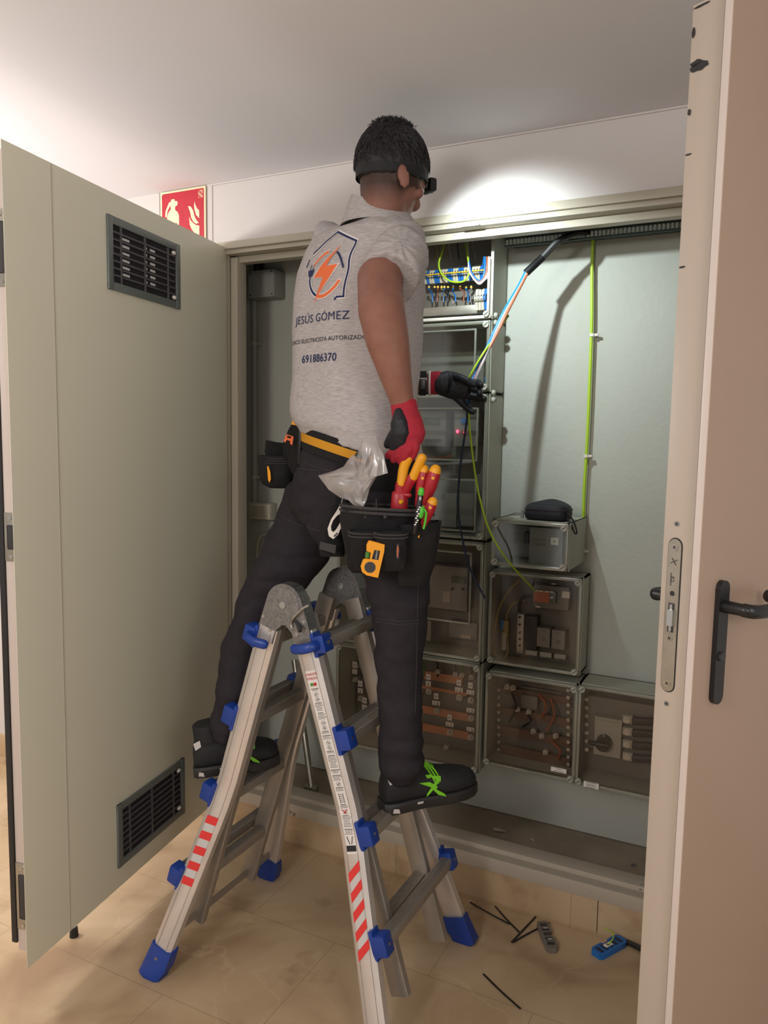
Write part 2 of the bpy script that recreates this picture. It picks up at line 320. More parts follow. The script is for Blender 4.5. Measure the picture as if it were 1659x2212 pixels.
def rebase(o):                                          # origin to the base centre of a single-mesh thing
    me = o.data; co = np.empty(len(me.vertices)*3); me.vertices.foreach_get('co', co); co = co.reshape(-1, 3)
    b = V(((co[:, 0].min()+co[:, 0].max())/2, (co[:, 1].min()+co[:, 1].max())/2, co[:, 2].min()))
    me.transform(Matrix.Translation(-b)); o.matrix_world = Matrix.Translation(b) @ o.matrix_world
    bpy.context.view_layer.update()
    for ch in o.children: ch.matrix_parent_inverse = o.matrix_world.inverted()

def struct(name, mb, mats, parent=None, ang=35):
    o = obj(name, mb, mats, parent, ang=ang)
    if parent is None: o['kind'] = 'structure'
    return o

def blob(name, mb, voxel, mats, parent=None, it=6, disp=None, label=None):
    """closed overlapping shells -> one continuous smooth surface"""
    bm = mb.bm; bmesh.ops.recalc_face_normals(bm, faces=bm.faces)
    me = bpy.data.meshes.new('tmp'); bm.to_mesh(me); bm.free(); t = bpy.data.objects.new('tmp', me); C.objects.link(t)
    r = t.modifiers.new('r', 'REMESH'); r.mode = 'VOXEL'; r.voxel_size = voxel
    s = t.modifiers.new('s', 'SMOOTH'); s.factor = 0.5; s.iterations = it
    bpy.context.view_layer.update(); dg = bpy.context.evaluated_depsgraph_get()
    m2 = bpy.data.meshes.new_from_object(t.evaluated_get(dg)); m2.name = name
    bpy.data.objects.remove(t); bpy.data.meshes.remove(me)
    if disp:
        N = [v.normal.copy() for v in m2.vertices]
        for v, nn in zip(m2.vertices, N): v.co += nn*disp(v.co, nn)
    m2.materials.clear(); finish(m2, mats, 180)
    o = bpy.data.objects.new(name, m2); C.objects.link(o)
    if parent is not None: o.parent = parent; o.matrix_parent_inverse = parent.matrix_world.inverted()
    if label: o['label'] = label
    return o

def text_bm(mb, s, O, U, W, size, align='CENTER', sx=1.0, depth=0.0002, bold=0.0):
    """letters of height about size, laid out on the plane O,U,W"""
    cu_ = bpy.data.curves.new('t', 'FONT'); cu_.body = s; cu_.size = size*1.38; cu_.align_x = align; cu_.extrude = depth; cu_.space_character = 1.06; cu_.resolution_u = 3; cu_.offset = bold
    t = bpy.data.objects.new('t', cu_); C.objects.link(t); bpy.context.view_layer.update()
    me = bpy.data.meshes.new_from_object(t.evaluated_get(bpy.context.evaluated_depsgraph_get()))
    bpy.data.objects.remove(t); bpy.data.curves.remove(cu_)
    U, W = V(U).normalized(), V(W).normalized(); N = U.cross(W); m = Matrix((U*sx, W, N)).transposed().to_4x4(); m.translation = V(O); me.transform(m)
    k = len(mb.bm.faces); mb.bm.from_mesh(me); mb.faces_from(k); bpy.data.meshes.remove(me); return mb
# ------------------------------------------------------------------ the setting
X, Y, Z = V((1, 0, 0)), V((0, 1, 0)), V((0, 0, 1))
RZ = 0.13            # level of the recess floor and of the door sill
OX0, OX1, OZ = -1.805, 0.36, 2.124
m = MB().box((-4.2, -2.2, -0.08), (2.2, WALL+0.02, 0)); struct('floor', m, 'stone')
m = MB().box((-4.2, -2.2, CEIL), (2.2, WALL+0.1, CEIL+0.08)); struct('ceiling', m, 'ceil')
m = MB().box((-4.2, WALL, 0), (-1.83, WALL+0.1, CEIL)); m.box((-1.83, WALL, 2.182), (0.42, WALL+0.1, CEIL)); m.box((0.42, WALL, 0), (2.2, WALL+0.1, CEIL)); struct('wall_front', m, 'wall')
m = MB().box((-4.2, -2.2, 0), (-4.1, WALL, CEIL)); struct('wall_left', m, 'wall')
m = MB().box((-2.0, BACK, RZ), (0.55, BACK+0.1, 2.5)); struct('wall_back', m, 'recess')
m = MB().box((-2.1, WALL+0.1, RZ), (-2.0, BACK+0.1, 2.5)); m.box((0.5, WALL+0.1, RZ), (0.6, BACK, 2.5)); m.box((-2.1, WALL+0.1, 2.42), (0.6, BACK+0.1, 2.5)); struct('wall_recess', m, 'recess')
m = MB().box((-2.1, WALL+0.015, 0), (0.6, BACK+0.1, RZ-0.004)); struct('trim_1', m, 'recfloor')
m = MB()
for x0, x1 in [(-4.1, -3.0), (-2.998, -2.4), (-2.398, -1.83), (-1.828, -1.6), (-1.598, -1.0), (-0.998, -0.4), (-0.398, 0.5), (0.502, 2.2)]:
    m.box((x0, WALL-0.012, 0), (x1, WALL, 0.104), 0.0015)
struct('baseboard_front', m, 'stone')
# steel frame of the opening: head with two rebates, jambs and sill
def frame_bar(m, x0, x1, z0, z1, y0, y1, b=0.003): m.box((x0, y0, z0), (x1, y1, z1), b)
m = MB()
frame_bar(m, -1.835, 0.43, 2.160, 2.186, WALL-0.014, WALL+0.02)
frame_bar(m, -1.80, 0.40, 2.122, 2.145, WALL+0.045, WALL+0.085)
frame_bar(m, -1.82, 0.42, 2.145, 2.165, WALL+0.0, WALL+0.05)
for x in (-0.87, -0.15, -1.4): frame_bar(m, x-0.03, x+0.03, 2.143, 2.150, WALL-0.012, WALL+0.01, 0.001)
struct('trim_2', m, 'frame')
m = MB(); m.box((-1.80, WALL+0.012, 2.1465), (0.40, WALL+0.03, 2.156)); struct('trim_3', m, 'black')
m = MB()
frame_bar(m, -1.832, -1.812, 0.11, 2.16, WALL-0.006, WALL+0.03); frame_bar(m, -1.812, -1.782, 0.13, 2.14, WALL+0.03, WALL+0.085)
frame_bar(m, 0.40, 0.43, 0.11, 2.16, WALL-0.006, WALL+0.03); frame_bar(m, 0.37, 0.40, 0.13, 2.14, WALL+0.03, WALL+0.085); struct('trim_4', m, 'frame')
m = MB(); m.box((-1.83, WALL-0.016, 0.105), (0.42, WALL+0.03, 0.150), 0.004); m.box((-1.83, WALL+0.02, 0.105), (0.42, WALL+0.085, 0.166), 0.005); struct('trim_5', m, 'frame_w')
m = MB(); m.box((-1.89, WALL-0.003, 0.104), (-1.868, WALL, CEIL-0.001)); m.box((-2.13, WALL-0.003, 0.104), (-2.118, WALL, CEIL-0.001)); struct('trim_6', m, 'wall')
m = MB(); m.box((-1.89, WALL-0.006, CEIL-0.006), (2.0, WALL, CEIL-0.0005)); struct('trim_7', m, 'wall')

# ---- left door leaf, swung open: seen from inside, vents top and bottom
def door_axes(hinge, free): 
    d = (V((free[0], free[1], 0))-V((hinge[0], hinge[1], 0))); L = d.length; d.normalize(); return d, L
hg = V((-1.808, WALL, 0)); fr = V((-1.628, 1.248, 0))
du, LW = door_axes(hg, fr); dn = V((-du.y, du.x, 0))          # dn: +x side = the inner face towards the camera
if dn.x < 0: dn = -dn
def D1(u, n, z): return hg + du*u + dn*n + V((0, 0, z))
def dbox(m, u0, u1, n0, n1, z0, z1, b=0.0):
    c = D1((u0+u1)/2, (n0+n1)/2, (z0+z1)/2); return m.obox(c, du, dn, Z, abs(u1-u0), abs(n1-n0), abs(z1-z0), b)
door1 = struct('door_1', dbox(MB(), 0.0, LW-0.002, -0.0015, 0.0, RZ, 2.168, 0.0006), 'door_in')
m = MB(); dbox(m, 0.01, LW-0.022, -0.045, -0.0016, RZ+0.03, 2.155, 0.002); struct('door_core', m, 'lip', door1)
m = MB(); dbox(m, 0.01, LW-0.045, -0.052, -0.046, RZ+0.01, 2.165, 0.002); struct('outer_skin', m, 'wall', door1)
m = MB(); dbox(m, LW-0.026, LW-0.018, -0.062, -0.046, RZ+0.05, 2.13, 0.002); struct('gasket', m, 'black', door1)
m = MB(); dbox(m, LW-0.165, LW-0.1625, 0.0, 0.0012, RZ, 2.165); struct('fold_seam', m, 'frame', door1)
def strike(z0, z1, nm):
    m = MB(); dbox(m, LW-0.0225, LW-0.019, -0.044, -0.006, z0, z1, 0.002); p = struct(nm, m, 'steel', door1)
    m = MB(); dbox(m, LW-0.020, LW-0.0175, -0.034, -0.016, z0+0.03, z1-0.03, 0.003); struct('latch_slot', m, 'darkp', p)
    m = MB()
    for z in (z0+0.012, z1-0.012): m.cyl(D1(LW-0.02, -0.025, z), D1(LW-0.0165, -0.025, z), 0.005, 10)
    struct('screw', m, 'chrome', p)
strike(1.18, 1.30, 'strike_plate'); strike(0.22, 0.40, 'flush_bolt'); strike(1.84, 2.02, 'flush_bolt')
def pxd(px, py):   # pixel -> door coordinates (u, z) on the inner face
    d = ray(px, py); t = (hg - V((0, 0, EYE))).dot(dn)/d.dot(dn); p = V((0, 0, EYE)) + d*t; return (p-hg).dot(du), p.z
def vent(corners, white, nm):
    us = [pxd(*c) for c in corners]; u0 = (us[1][0]+us[2][0])/2; u1 = (us[0][0]+us[3][0])/2; z1 = (us[0][1]+us[1][1])/2; z0 = (us[2][1]+us[3][1])/2
    fw = 0.022; m = MB()
    dbox(m, u0, u1, 0.0, 0.006, z1-fw, z1, 0.001); dbox(m, u0, u1, 0.0, 0.006, z0, z0+fw, 0.001)
    dbox(m, u0, u0+fw, 0.0, 0.007, z0, z1, 0.001); dbox(m, u1-fw, u1, 0.0, 0.007, z0, z1, 0.001)
    g = struct(nm, m, 'vent', door1)
    m = MB(); dbox(m, u0+fw, u1-fw, 0.0, 0.0012, z0+fw, z1-fw); struct('dark_opening', m, 'ventdark', g)
    n = 8; m = MB(); h = (z1-z0-2*fw)/n
    for i in range(1, n): dbox(m, u0+fw, u1-fw, 0.001, 0.005, z0+fw+h*i-0.003, z0+fw+h*i+0.003, 0.001)
    wv = (u1-u0-2*fw)
    for k in (0.12, 0.48, 0.86): dbox(m, u0+fw+wv*(1-k)-0.003, u0+fw+wv*(1-k)+0.003, 0.001, 0.0062, z0+fw, z1-fw, 0.001)
    struct('louvre', m, 'louvre', g)
    if white:
        m = MB()
        for i in range(1, n-1):
            z = z0+fw+h*i+h*0.5
            for a, b in ((0.15, 0.25), (0.49, 0.52), (0.57, 0.65)): dbox(m, u1-fw-wv*b, u1-fw-wv*a, 0.0012, 0.0022, z-0.0035, z+0.0035)
        struct('light_slot', m, 'louvre_gap', g)
    m = MB()
    for z in (z0+fw+0.01, z1-fw-0.01): m.ell(D1(u0+fw+0.012, 0.004, z), (du, dn, Z), (0.011, 0.006, 0.007), 10)
    struct('sealant_blob', m, 'white', g)
vent([(230, 463), (386, 529), (386, 669), (230, 622)], True, 'vent_grille'); vent([(252, 1738), (396, 1637), (396, 1757), (252, 1875)], False, 'vent_grille')

# ---- right door leaf, nearer: lock edge towards the camera, handle on both faces
h2 = V((0.345, WALL, 0)); f2 = V((-0.155, 1.365, 0)); e2, L2 = door_axes(h2, f2)
top = atz(1497, 15, 2.18); f2 = V((top.x, top.y, 0))
e2, L2 = door_axes(h2, f2); n2 = V((-e2.y, e2.x, 0))
if n2.x < 0: n2 = -n2                                  # n2: outer face (+x), towards the camera
def D2(u, n, z): return h2 + e2*u + n2*n + V((0, 0, z))
def ebox(m, u0, u1, n0, n1, z0, z1, b=0.0):
    c = D2((u0+u1)/2, (n0+n1)/2, (z0+z1)/2); return m.obox(c, e2, n2, Z, abs(u1-u0), abs(n1-n0), abs(z1-z0), b)
TH = 0.060; TILT = math.radians(-0.30)
door2 = struct('door_2', ebox(MB(), 0.0, L2, 0.0, TH, RZ+0.01, 2.182, 0.0015), 'door_edge')
m = MB(); ebox(m, 0.0, L2+0.0095, TH+0.015, TH+0.0165, RZ, 2.20, 0.0006); struct('outer_skin', m, 'door_out', door2)
m = MB(); ebox(m, 0.0, L2+0.0090, TH+0.0015, TH+0.0155, RZ, 2.199, 0.001); struct('skin_fold', m, 'lip', door2)
m = MB(); ebox(m, L2-0.004, L2+0.003, TH-0.0025, TH+0.0014, RZ+0.01, 2.19); struct('gasket', m, 'black', door2)
m = MB()
rs = random.Random(3)
for z, w_, hh in ((2.085, 0.034, 0.016), (2.092, 0.02, 0.01), (2.02, 0.006, 0.012), (1.955, 0.012, 0.003), (1.78, 0.012, 0.004), (2.14, 0.006, 0.02), (2.176, 0.03, 0.004)):
    p = [(rs.uniform(0.8, 1.1)*w_/2*math.cos(a)+w_/2, rs.uniform(0.7, 1.1)*hh/2*math.sin(a)) for a in [2*PI*i/14 for i in range(14)]]
    m.prism(p, D2(L2+0.0006, 0.001, z), n2, Z, e2, 0.0003)
struct('grime_mark', m, 'black', door2)
# lock face plate
def stadium(w_, h_, n=8):
    r = w_/2; p = [(r*math.cos(a), h_/2-r+r*math.sin(a)) for a in [PI*i/n for i in range(n+1)]]; return p + [(-x, -y) for x, y in p]
zc = 1.208; hh = 0.26; nn = 0.024
m = MB(); m.prism(stadium(0.024, hh), D2(L2-0.001, nn, zc), n2, Z, e2, 0.003); lockp = struct('lock_plate', m, 'steel', door2)
m = MB(); m.prism(stadium(0.027, hh+0.004), D2(L2-0.0012, nn, zc), n2, Z, e2, 0.0016); struct('plate_recess', m, 'blackp', lockp)
for z in (zc+hh/2-0.014, zc-0.038, zc-hh/2+0.014):
    m = MB(); m.cyl(D2(L2+0.002, nn, z), D2(L2+0.0035, nn, z), 0.0062 if abs(z-zc) > 0.05 else 0.0048, 16)
    s_ = struct('screw', m, 'chrome', lockp)
    m = MB(); 
    for a in (0.6, 0.6+PI/2): m.obox(D2(L2+0.0036, nn, z), n2*math.cos(a)+Z*math.sin(a), e2, n2*-math.sin(a)+Z*math.cos(a), 0.007, 0.0004, 0.0014)
    struct('cross_slot', m, 'black', s_)
m = MB(); m.cyl(D2(L2+0.0018, nn, zc+0.038), D2(L2+0.0023, nn, zc+0.038), 0.0045, 14); struct('screw_hole', m, 'black', lockp)
m = MB(); ebox(m, L2, L2+0.0026, nn-0.006, nn+0.006, zc-0.028, zc+0.022, 0.001); struct('latch_hole', m, 'darkp', lockp)
m = MB(); m.prism([(-0.007, 0), (0.006, 0), (0.006, 0.007), (-0.002, 0.011)], D2(L2, nn, zc-0.016), n2, e2, Z, 0.027); struct('latch_bolt', m, 'chrome', lockp)
m = MB(); m.cyl(D2(L2+0.003, nn, zc-0.026), D2(L2+0.003, nn, zc+0.02), 0.003, 12); struct('latch_roller', m, 'chrome', lockp)
m = MB(); text_bm(m, 'CE', D2(L2+0.0025, nn+0.002, zc+0.062), Z, -n2, 0.006)
for k in range(7): m.obox(D2(L2+0.0025, nn-0.004, zc+0.052+0.0032*k), Z, e2, n2, 0.0022, 0.0004, 0.0018)
for a in (0.5, 2.2): m.obox(D2(L2+0.0025, nn, zc+0.092), n2*math.cos(a)+Z*math.sin(a), e2, n2*-math.sin(a)+Z*math.cos(a), 0.014, 0.0004, 0.0012)
struct('engraving', m, 'darkp', lockp)
m = MB()
for z in (zc+0.155, zc-0.152): m.cyl(D2(L2, nn, z), D2(L2+0.0012, nn, z), 0.0042, 14)
struct('rivet', m, 'vent', door2)
m = MB()
for z in (zc+0.155, zc-0.152): m.cyl(D2(L2+0.001, nn, z), D2(L2+0.0016, nn, z), 0.0018, 10)
struct('rivet_hole', m, 'black', door2)
def lever(side):
    n0 = TH+0.0165 if side > 0 else 0.0; s_ = side
    zh = 1.230 if side > 0 else 1.227; u = L2-0.052
    N = n2*s_
    m = MB(); m.prism(stadium(0.028, 0.21), D2(u, n0, zh-0.062), e2, Z, N, 0.009); h = struct('door_handle', m, 'blackp', door2)
    m = MB(); m.chain([(D2(u, n0, zh) , 0.011), (D2(u, n0+s_*0.045, zh), 0.010)], side=Z); 
    P = smooth([D2(u, n0+s_*0.042, zh), D2(u-0.012, n0+s_*0.054, zh-0.002), D2(u-0.05, n0+s_*0.056, zh-0.004), D2(u-0.09, n0+s_*0.056, zh-0.001), D2(u-0.108, n0+s_*0.046, zh+0.004), D2(u-0.112, n0+s_*0.022, zh+0.008)], 5)
    m.chain([(p, 0.0115, 0.009) for p in P], side=Z, n=14); struct('lever', m, 'blackp', h)
    if side > 0:
        m = MB(); m.cyl(D2(u, n0, zh-0.085), D2(u, n0+0.013, zh-0.085), 0.008, 14); struct('key_cylinder', m, 'darkp', h)
lever(1); lever(-1)
# the leaf hangs a touch out of plumb
pv = D2(L2, 0, 2.18); door2.matrix_world = Matrix.Translation(pv) @ Matrix.Rotation(TILT, 4, e2) @ Matrix.Translation(-pv) @ door2.matrix_world

# ---- extinguisher sign
sx0, sx1, sz0, sz1 = -2.107, -1.893, 2.181, 2.394
t = thing('fire_extinguisher_sign', 'red sign with cream extinguisher and flames, high on the white wall behind the left door', 'sign', (-2.0, WALL, sz0))
m = MB().box((sx0, WALL-0.009, sz0), (sx1, WALL-0.0055, sz1), 0.001); obj('sign_panel', m, 'sign_cream', t)
def sp(x, y): return (sx0+(sx1-sx0)*x, sz1-(sz1-sz0)*y)
def sprism(m, pts, mi=0, y=WALL-0.0095): 
    q = [sp(*p) for p in pts]; m.prism([(a, b) for a, b in q], V((0, y, 0)), X, Z, Y, 0.0004)
m = MB(); R_ = 0.03; pts = []
for cx_, cy_, a0 in ((0.965-R_, 0.035+R_, -90), (0.965-R_, 0.965-R_, 0), (0.035+R_, 0.965-R_, 90), (0.035+R_, 0.035+R_, 180)):
    pts += [(cx_+R_*math.cos(math.radians(a0+i*15)), cy_+R_*math.sin(math.radians(a0+i*15))) for i in range(7)]
sprism(m, pts); obj('red_field', m, 'sign_red', t)
m = MB(); yy = WALL-0.0102
sprism(m, [(0.15, 0.98-0.04), (0.15, 0.45), (0.17, 0.38), (0.21, 0.33), (0.235, 0.32), (0.235, 0.24), (0.17, 0.32), (0.155, 0.37), (0.15, 0.43), (0.11, 0.43), (0.115, 0.34), (0.14, 0.29), (0.2, 0.19), (0.245, 0.18), (0.245, 0.145), (0.325, 0.145), (0.325, 0.18), (0.38, 0.185), (0.395, 0.22), (0.38, 0.26), (0.335, 0.27), (0.335, 0.335), (0.39, 0.37), (0.42, 0.43), (0.42, 0.94)], y=yy)
for fl in ([(0.62, 0.30), (0.68, 0.31), (0.73, 0.38), (0.77, 0.50), (0.82, 0.57), (0.86, 0.60), (0.8, 0.615), (0.74, 0.58), (0.69, 0.50), (0.665, 0.40)],
           [(0.765, 0.235), (0.785, 0.30), (0.82, 0.36), (0.865, 0.395), (0.865, 0.53), (0.80, 0.47), (0.765, 0.38), (0.755, 0.31)],
           [(0.645, 0.48), (0.68, 0.545), (0.74, 0.60), (0.80, 0.635), (0.865, 0.65), (0.865, 0.81), (0.77, 0.77), (0.70, 0.70), (0.655, 0.61)],
           [(0.575, 0.74), (0.63, 0.71), (0.69, 0.73), (0.75, 0.80), (0.82, 0.845), (0.87, 0.86), (0.82, 0.9), (0.75, 0.915), (0.69, 0.86), (0.64, 0.77)]): sprism(m, fl, y=yy)
obj('pictogram', m, 'sign_cream', t)
m = MB(); sprism(m, [(0.19, 0.555), (0.375, 0.555), (0.375, 0.72), (0.19, 0.72)], y=WALL-0.0108); obj('bottle_band', m, 'sign_red', t)
m = MB()
for i in range(6):
    for k in range(4):
        if (i*5+k*3) % 4: m.box((sp(0.85+0.025*k, 0)[0], WALL-0.0102, sp(0, 0.07+0.022*i)[1]-0.0014), (sp(0.868+0.025*k, 0)[0], WALL-0.0096, sp(0, 0.07+0.022*i)[1]+0.0014))
obj('small_print', m, 'sign_cream', t)
# ------------------------------------------------------------------ the ladder: two telescopic halves joined by hinges, standing as an A
AX, AZ = -1.100, 1.066
YF, YR = 1.640, 1.945        # rail centre planes, front (towards the camera) and rear
ladder = thing('telescopic_ladder', 'aluminium telescopic A-frame ladder with blue plastic caps standing on the marble floor under the man', 'ladder', (AX, (YF+YR)/2, 0))
def rx(s, z): return AX + s*(0.052 + 0.305*(1.0-z))
def ry(front, z):
    f = 0.0 if z >= 0.56 else ((0.56-z)/0.08*(0.04/0.52) if z >= 0.48 else (0.52-z)/0.52); return YF - 0.125*f if front else YR + 0.118*f
def rp(s, front, z, off=0.0, dy=0.0):
    p = V((rx(s, z), ry(front, z)+dy, z)); d = V((s*0.305, 0, -1)).normalized(); n = V((d.z*-1, 0, d.x))*s  # outward perpendicular
    return p + V((-d.z, 0, d.x)).normalized()*s*off if True else p
def profile(c, u, v, wu, wv, ch):
    a, b = wu/2, wv/2
    return [c+u*x+v*y for x, y in ((-a, -b+ch*.6), (-a+ch, -b), (a-ch, -b), (a, -b+ch*.6), (a, b-ch*.3), (a-ch*.5, b), (-a+ch*.5, b), (-a, b-ch*.3))]
def rail(parent, nm, s, front, z0, z1, wu, wv, dy, matn, off=0.0, bend=True, ch=0.010):
    d = V((s*0.305, 0, -1)).normalized(); n = V((1, 0, s*0.305)).normalized()      # in-plane perpendicular
    zs = [z1, 0.56, 0.48, z0] if (bend and z0 < 0.4) else [z1, z0]
    vv = Y if front else -Y; rs_ = []
    for z in zs:
        y = ry(front, z) if bend else (YF if front else YR)
        c = V((rx(s, z), y+dy*(1 if front else -1), z)) + n*s*off
        rs_.append(profile(c, n, vv, wu, wv, ch))
    m = MB(); m.rings(rs_); return obj(nm, m, matn, parent)
ZR = [0.963, 0.727, 0.497, 0.262]          # rung levels
for s in (-1, 1):
    n = V((1, 0, s*0.305)).normalized(); d = V((s*0.305, 0, -1)).normalized()
    for front in (True, False):
        r = rail(ladder, 'outer_rail', s, front, 0.05 if front or s else 0.05, 1.0, 0.060, 0.030, 0, 'alu')
        # thin extruded ribs along the rail
        m = MB(); sy = -1 if front else 1
        for o_ in (-0.016, 0.016):
            pts = [V((rx(s, z), ry(front, z)+sy*0.0152, z))+n*o_ for z in (0.99, 0.56, 0.48, 0.06)]
            for a, b in zip(pts, pts[1:]): m.cyl(a, b, 0.0009, 6)
        obj('rail_rib', m, 'alu_d', r)
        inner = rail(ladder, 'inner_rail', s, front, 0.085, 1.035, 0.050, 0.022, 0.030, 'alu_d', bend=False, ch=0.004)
        # foot cap
        c0 = V((rx(s, 0.0), ry(front, 0), 0)); c1 = V((rx(s, 0.085), ry(front, 0.085), 0.085)); c2 = V((rx(s, 0.03), ry(front, 0.03), 0.03))
        vv = Y if front else -Y
        m = MB(); 
        hor = lambda c, wu, wv: profile(V((c.x, c.y, max(c.z, 0))), V((1, 0, 0)), vv, wu, wv, 0.012)
        m.rings([hor(V((c0.x-s*0.004, c0.y, 0.001)), 0.060, 0.046), hor(V((c0.x, c0.y, 0.012)), 0.074, 0.050), hor(c2, 0.080, 0.048), profile(c1, n, vv, 0.069, 0.040, 0.011)])
        f_ = obj('foot_cap', m, 'blue', ladder)
        m = MB(); q = V((rx(s, 0.058), ry(front, 0.058)+sy*0.020, 0.058)); m.cyl(q, q+Y*sy*0.002, 0.005, 12); obj('rivet', m, 'chrome', f_)
        # blue brackets where the outer rungs meet the rails
        for i, z in enumerate(ZR):
            if i == 0: continue
            c = V((rx(s, z), ry(front, z), z)) + n*s*0.046
            m = MB(); m.obox(c, n, Y, d, 0.038, 0.040, 0.052, 0.006); m.obox(c-n*s*0.018, n, Y, d, 0.012, 0.036, 0.074, 0.004); b_ = obj('rung_bracket', m, 'blue', ladder)
            m = MB(); m.cyl(c+n*s*0.0185, c+n*s*0.0200, 0.004, 10); obj('rivet', m, 'chrome', b_)
    # outer and inner rungs
    for i, z in enumerate(ZR):
        y0, y1 = ry(True, z), ry(False, z); c = V((rx(s, z), 0, z)) + n*s*0.046
        m = MB(); m.obox(V((c.x, (y0+y1)/2, c.z)), X, Y, Z, 0.032, y1-y0-0.02, 0.028, 0.003)
        for k in (-0.010, -0.0035, 0.003, 0.0095): m.obox(V((c.x+k, (y0+y1)/2, c.z+0.0145)), X, Y, Z, 0.0025, y1-y0-0.02, 0.0025)
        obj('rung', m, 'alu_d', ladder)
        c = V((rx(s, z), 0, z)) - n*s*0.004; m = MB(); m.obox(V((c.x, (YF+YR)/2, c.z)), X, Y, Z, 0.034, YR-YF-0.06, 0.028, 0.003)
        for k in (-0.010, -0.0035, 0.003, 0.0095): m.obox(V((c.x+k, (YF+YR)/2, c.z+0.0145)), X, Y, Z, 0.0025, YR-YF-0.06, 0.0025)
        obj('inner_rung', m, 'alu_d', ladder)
    # lowest cross bar joining the outer feet
    # lock levers at the top rung: a block at the side and a hooked blue arm in front of the rail
    for front in (True, False):
        sy = -1 if front else 1; z = ZR[0]; c = V((rx(s, z), (YF if front else YR), z)) + n*s*0.046
        m = MB(); m.obox(c, n, Y, d, 0.036, 0.044, 0.046, 0.006); m.obox(c-n*s*0.016, n, Y, d, 0.012, 0.036, 0.064, 0.004)
        P = smooth([c+Y*sy*0.012, c+Y*sy*0.036-n*s*0.010, c+Y*sy*0.043-n*s*0.034, c+Y*sy*0.036-n*s*0.064-d*0.003], 5)
        m.chain([(p, 0.013, 0.010) for p in P], side=d, n=14)
        l_ = obj('lock_lever', m, 'blue', ladder)
        m = MB(); q = c+n*s*0.018; m.cyl(q, q+n*s*0.002, 0.005, 12); obj('rivet', m, 'chrome', l_)
# diagonal straps seen behind the front rail
m = MB(); m.obox(V((rx(-1, 0.10)+0.00, (ry(True, .1)+ry(False, .1))/2, 0.105)), X, Y, Z, 0.004, ry(False, .1)-ry(True, .1)-0.03, 0.022, 0.001); obj('brace', m, 'alu_d', ladder)
# hinges
for y, sy in ((YF+0.004, -1), (YR-0.004, 1)):
    c = V((AX, y, AZ))
    m = MB(); m.cyl(c-Y*0.019, c+Y*0.019, 0.054, 40); m.cyl(c-Y*0.0215, c-Y*0.019, 0.040, 36, 0.044); m.cyl(c+Y*0.019, c+Y*0.0215, 0.044, 36, 0.040)
    m.cyl(c-Y*0.0225, c+Y*0.0225, 0.047, 36, 0.047)
    h = obj('hinge', m, 'hinge', ladder)
    m = MB(); m.cyl(c-Y*0.0265, c+Y*0.0265, 0.009, 18); obj('pivot_pin', m, 'chrome', h)
    for s in (-1, 1):
        n = V((1, 0, s*0.305)).normalized(); b = V((rx(s, 0.965), y, 0.965)); d = V((s*0.305, 0, -1)).normalized()
        th = 0.013 if s < 0 else 0.017; m = MB()
        top = c + d*-0.0
        poly = [b-n*0.027, b+n*0.027, b+n*0.027-d*0.055, c+V((s*0.052, 0, 0.018)), c+V((s*0.030, 0, 0.046)), c+V((0, 0, 0.052)), c+V((-s*0.028, 0, 0.02)), c+V((-s*0.02, 0, -0.03)), b-n*s*0.027-d*0.040]
        if s < 0: poly = [b+n*0.027, b-n*0.027, b-n*0.027-d*0.055, c+V((s*0.052, 0, 0.018)), c+V((s*0.030, 0, 0.046)), c+V((0, 0, 0.052)), c+V((-s*0.028, 0, 0.02)), c+V((-s*0.02, 0, -0.03)), b+n*0.027-d*0.040]
        m.prism([((p-c).x, (p-c).z) for p in poly], c-Y*(0.0205 if s > 0 else 0.017), X, Z, Y, 0.041 if s > 0 else 0.034)
        a = obj('hinge_arm', m, 'hinge', h)
        m = MB()
        for q in (b-d*0.062+n*s*0.018, b-d*0.035-n*s*0.012): m.cyl(q-Y*0.0225, q+Y*0.0225, 0.0045, 12)
        obj('rivet', m, 'chrome', a)
    m = MB(); q = c + V((0.050, sy*0.024, -0.022))
    m.tube([q+V((0.028, 0, 0.030)), q+V((0.012, sy*0.006, 0.020)), q+V((-0.012, sy*0.008, -0.004)), q+V((-0.024, 0, -0.022)), q+V((-0.022, 0, -0.034))], 0.0035, 8)
    obj('release_bar', m, 'steel', h)
    m = MB(); m.cyl(q+V((-0.012, sy*-0.006, -0.016)), q+V((0.010, sy*0.010, -0.036)), 0.0055, 12); obj('release_spring', m, 'darkp', h)
# stickers on the front rails
def railframe(s): 
    n = V((1, 0, s*0.305)).normalized(); up = V((-s*0.305, 0, 1)).normalized(); return n, up
def on_rail(s, z, a, lift=0.0156): n, up = railframe(s); return V((rx(s, z), ry(True, z)-lift, z)) + n*a
def up_at(s, z): return (on_rail(s, z+0.01, 0)-on_rail(s, z-0.01, 0)).normalized()
m = MB()
zz = [0.905, 0.80, 0.70, 0.60, 0.565, 0.54, 0.50, 0.48, 0.46]
for a, b in zip(zz, zz[1:]): m.quad(on_rail(1, a, -0.0165), on_rail(1, b, -0.0165), on_rail(1, b, 0.0165), on_rail(1, a, 0.0165))
lab = obj('instruction_label', m, 'label', ladder, 'long white instruction label with pictograms on the right front rail')
m = MB(); n, up = railframe(1)
text_bm(m, 'ATENCIÓN', on_rail(1, 0.893, 0, 0.0164), n, up, 0.0068, sx=0.72); text_bm(m, 'ATENÇÃO', on_rail(1, 0.883, 0, 0.0164), n, up, 0.0066, sx=0.72)
for z in (0.556,): 
    for a in (0.7, -0.7): m.obox(on_rail(1, z, 0, 0.0162), n*math.cos(a)+up*math.sin(a), Y, -n*math.sin(a)+up*math.cos(a), 0.022, 0.0003, 0.0022)
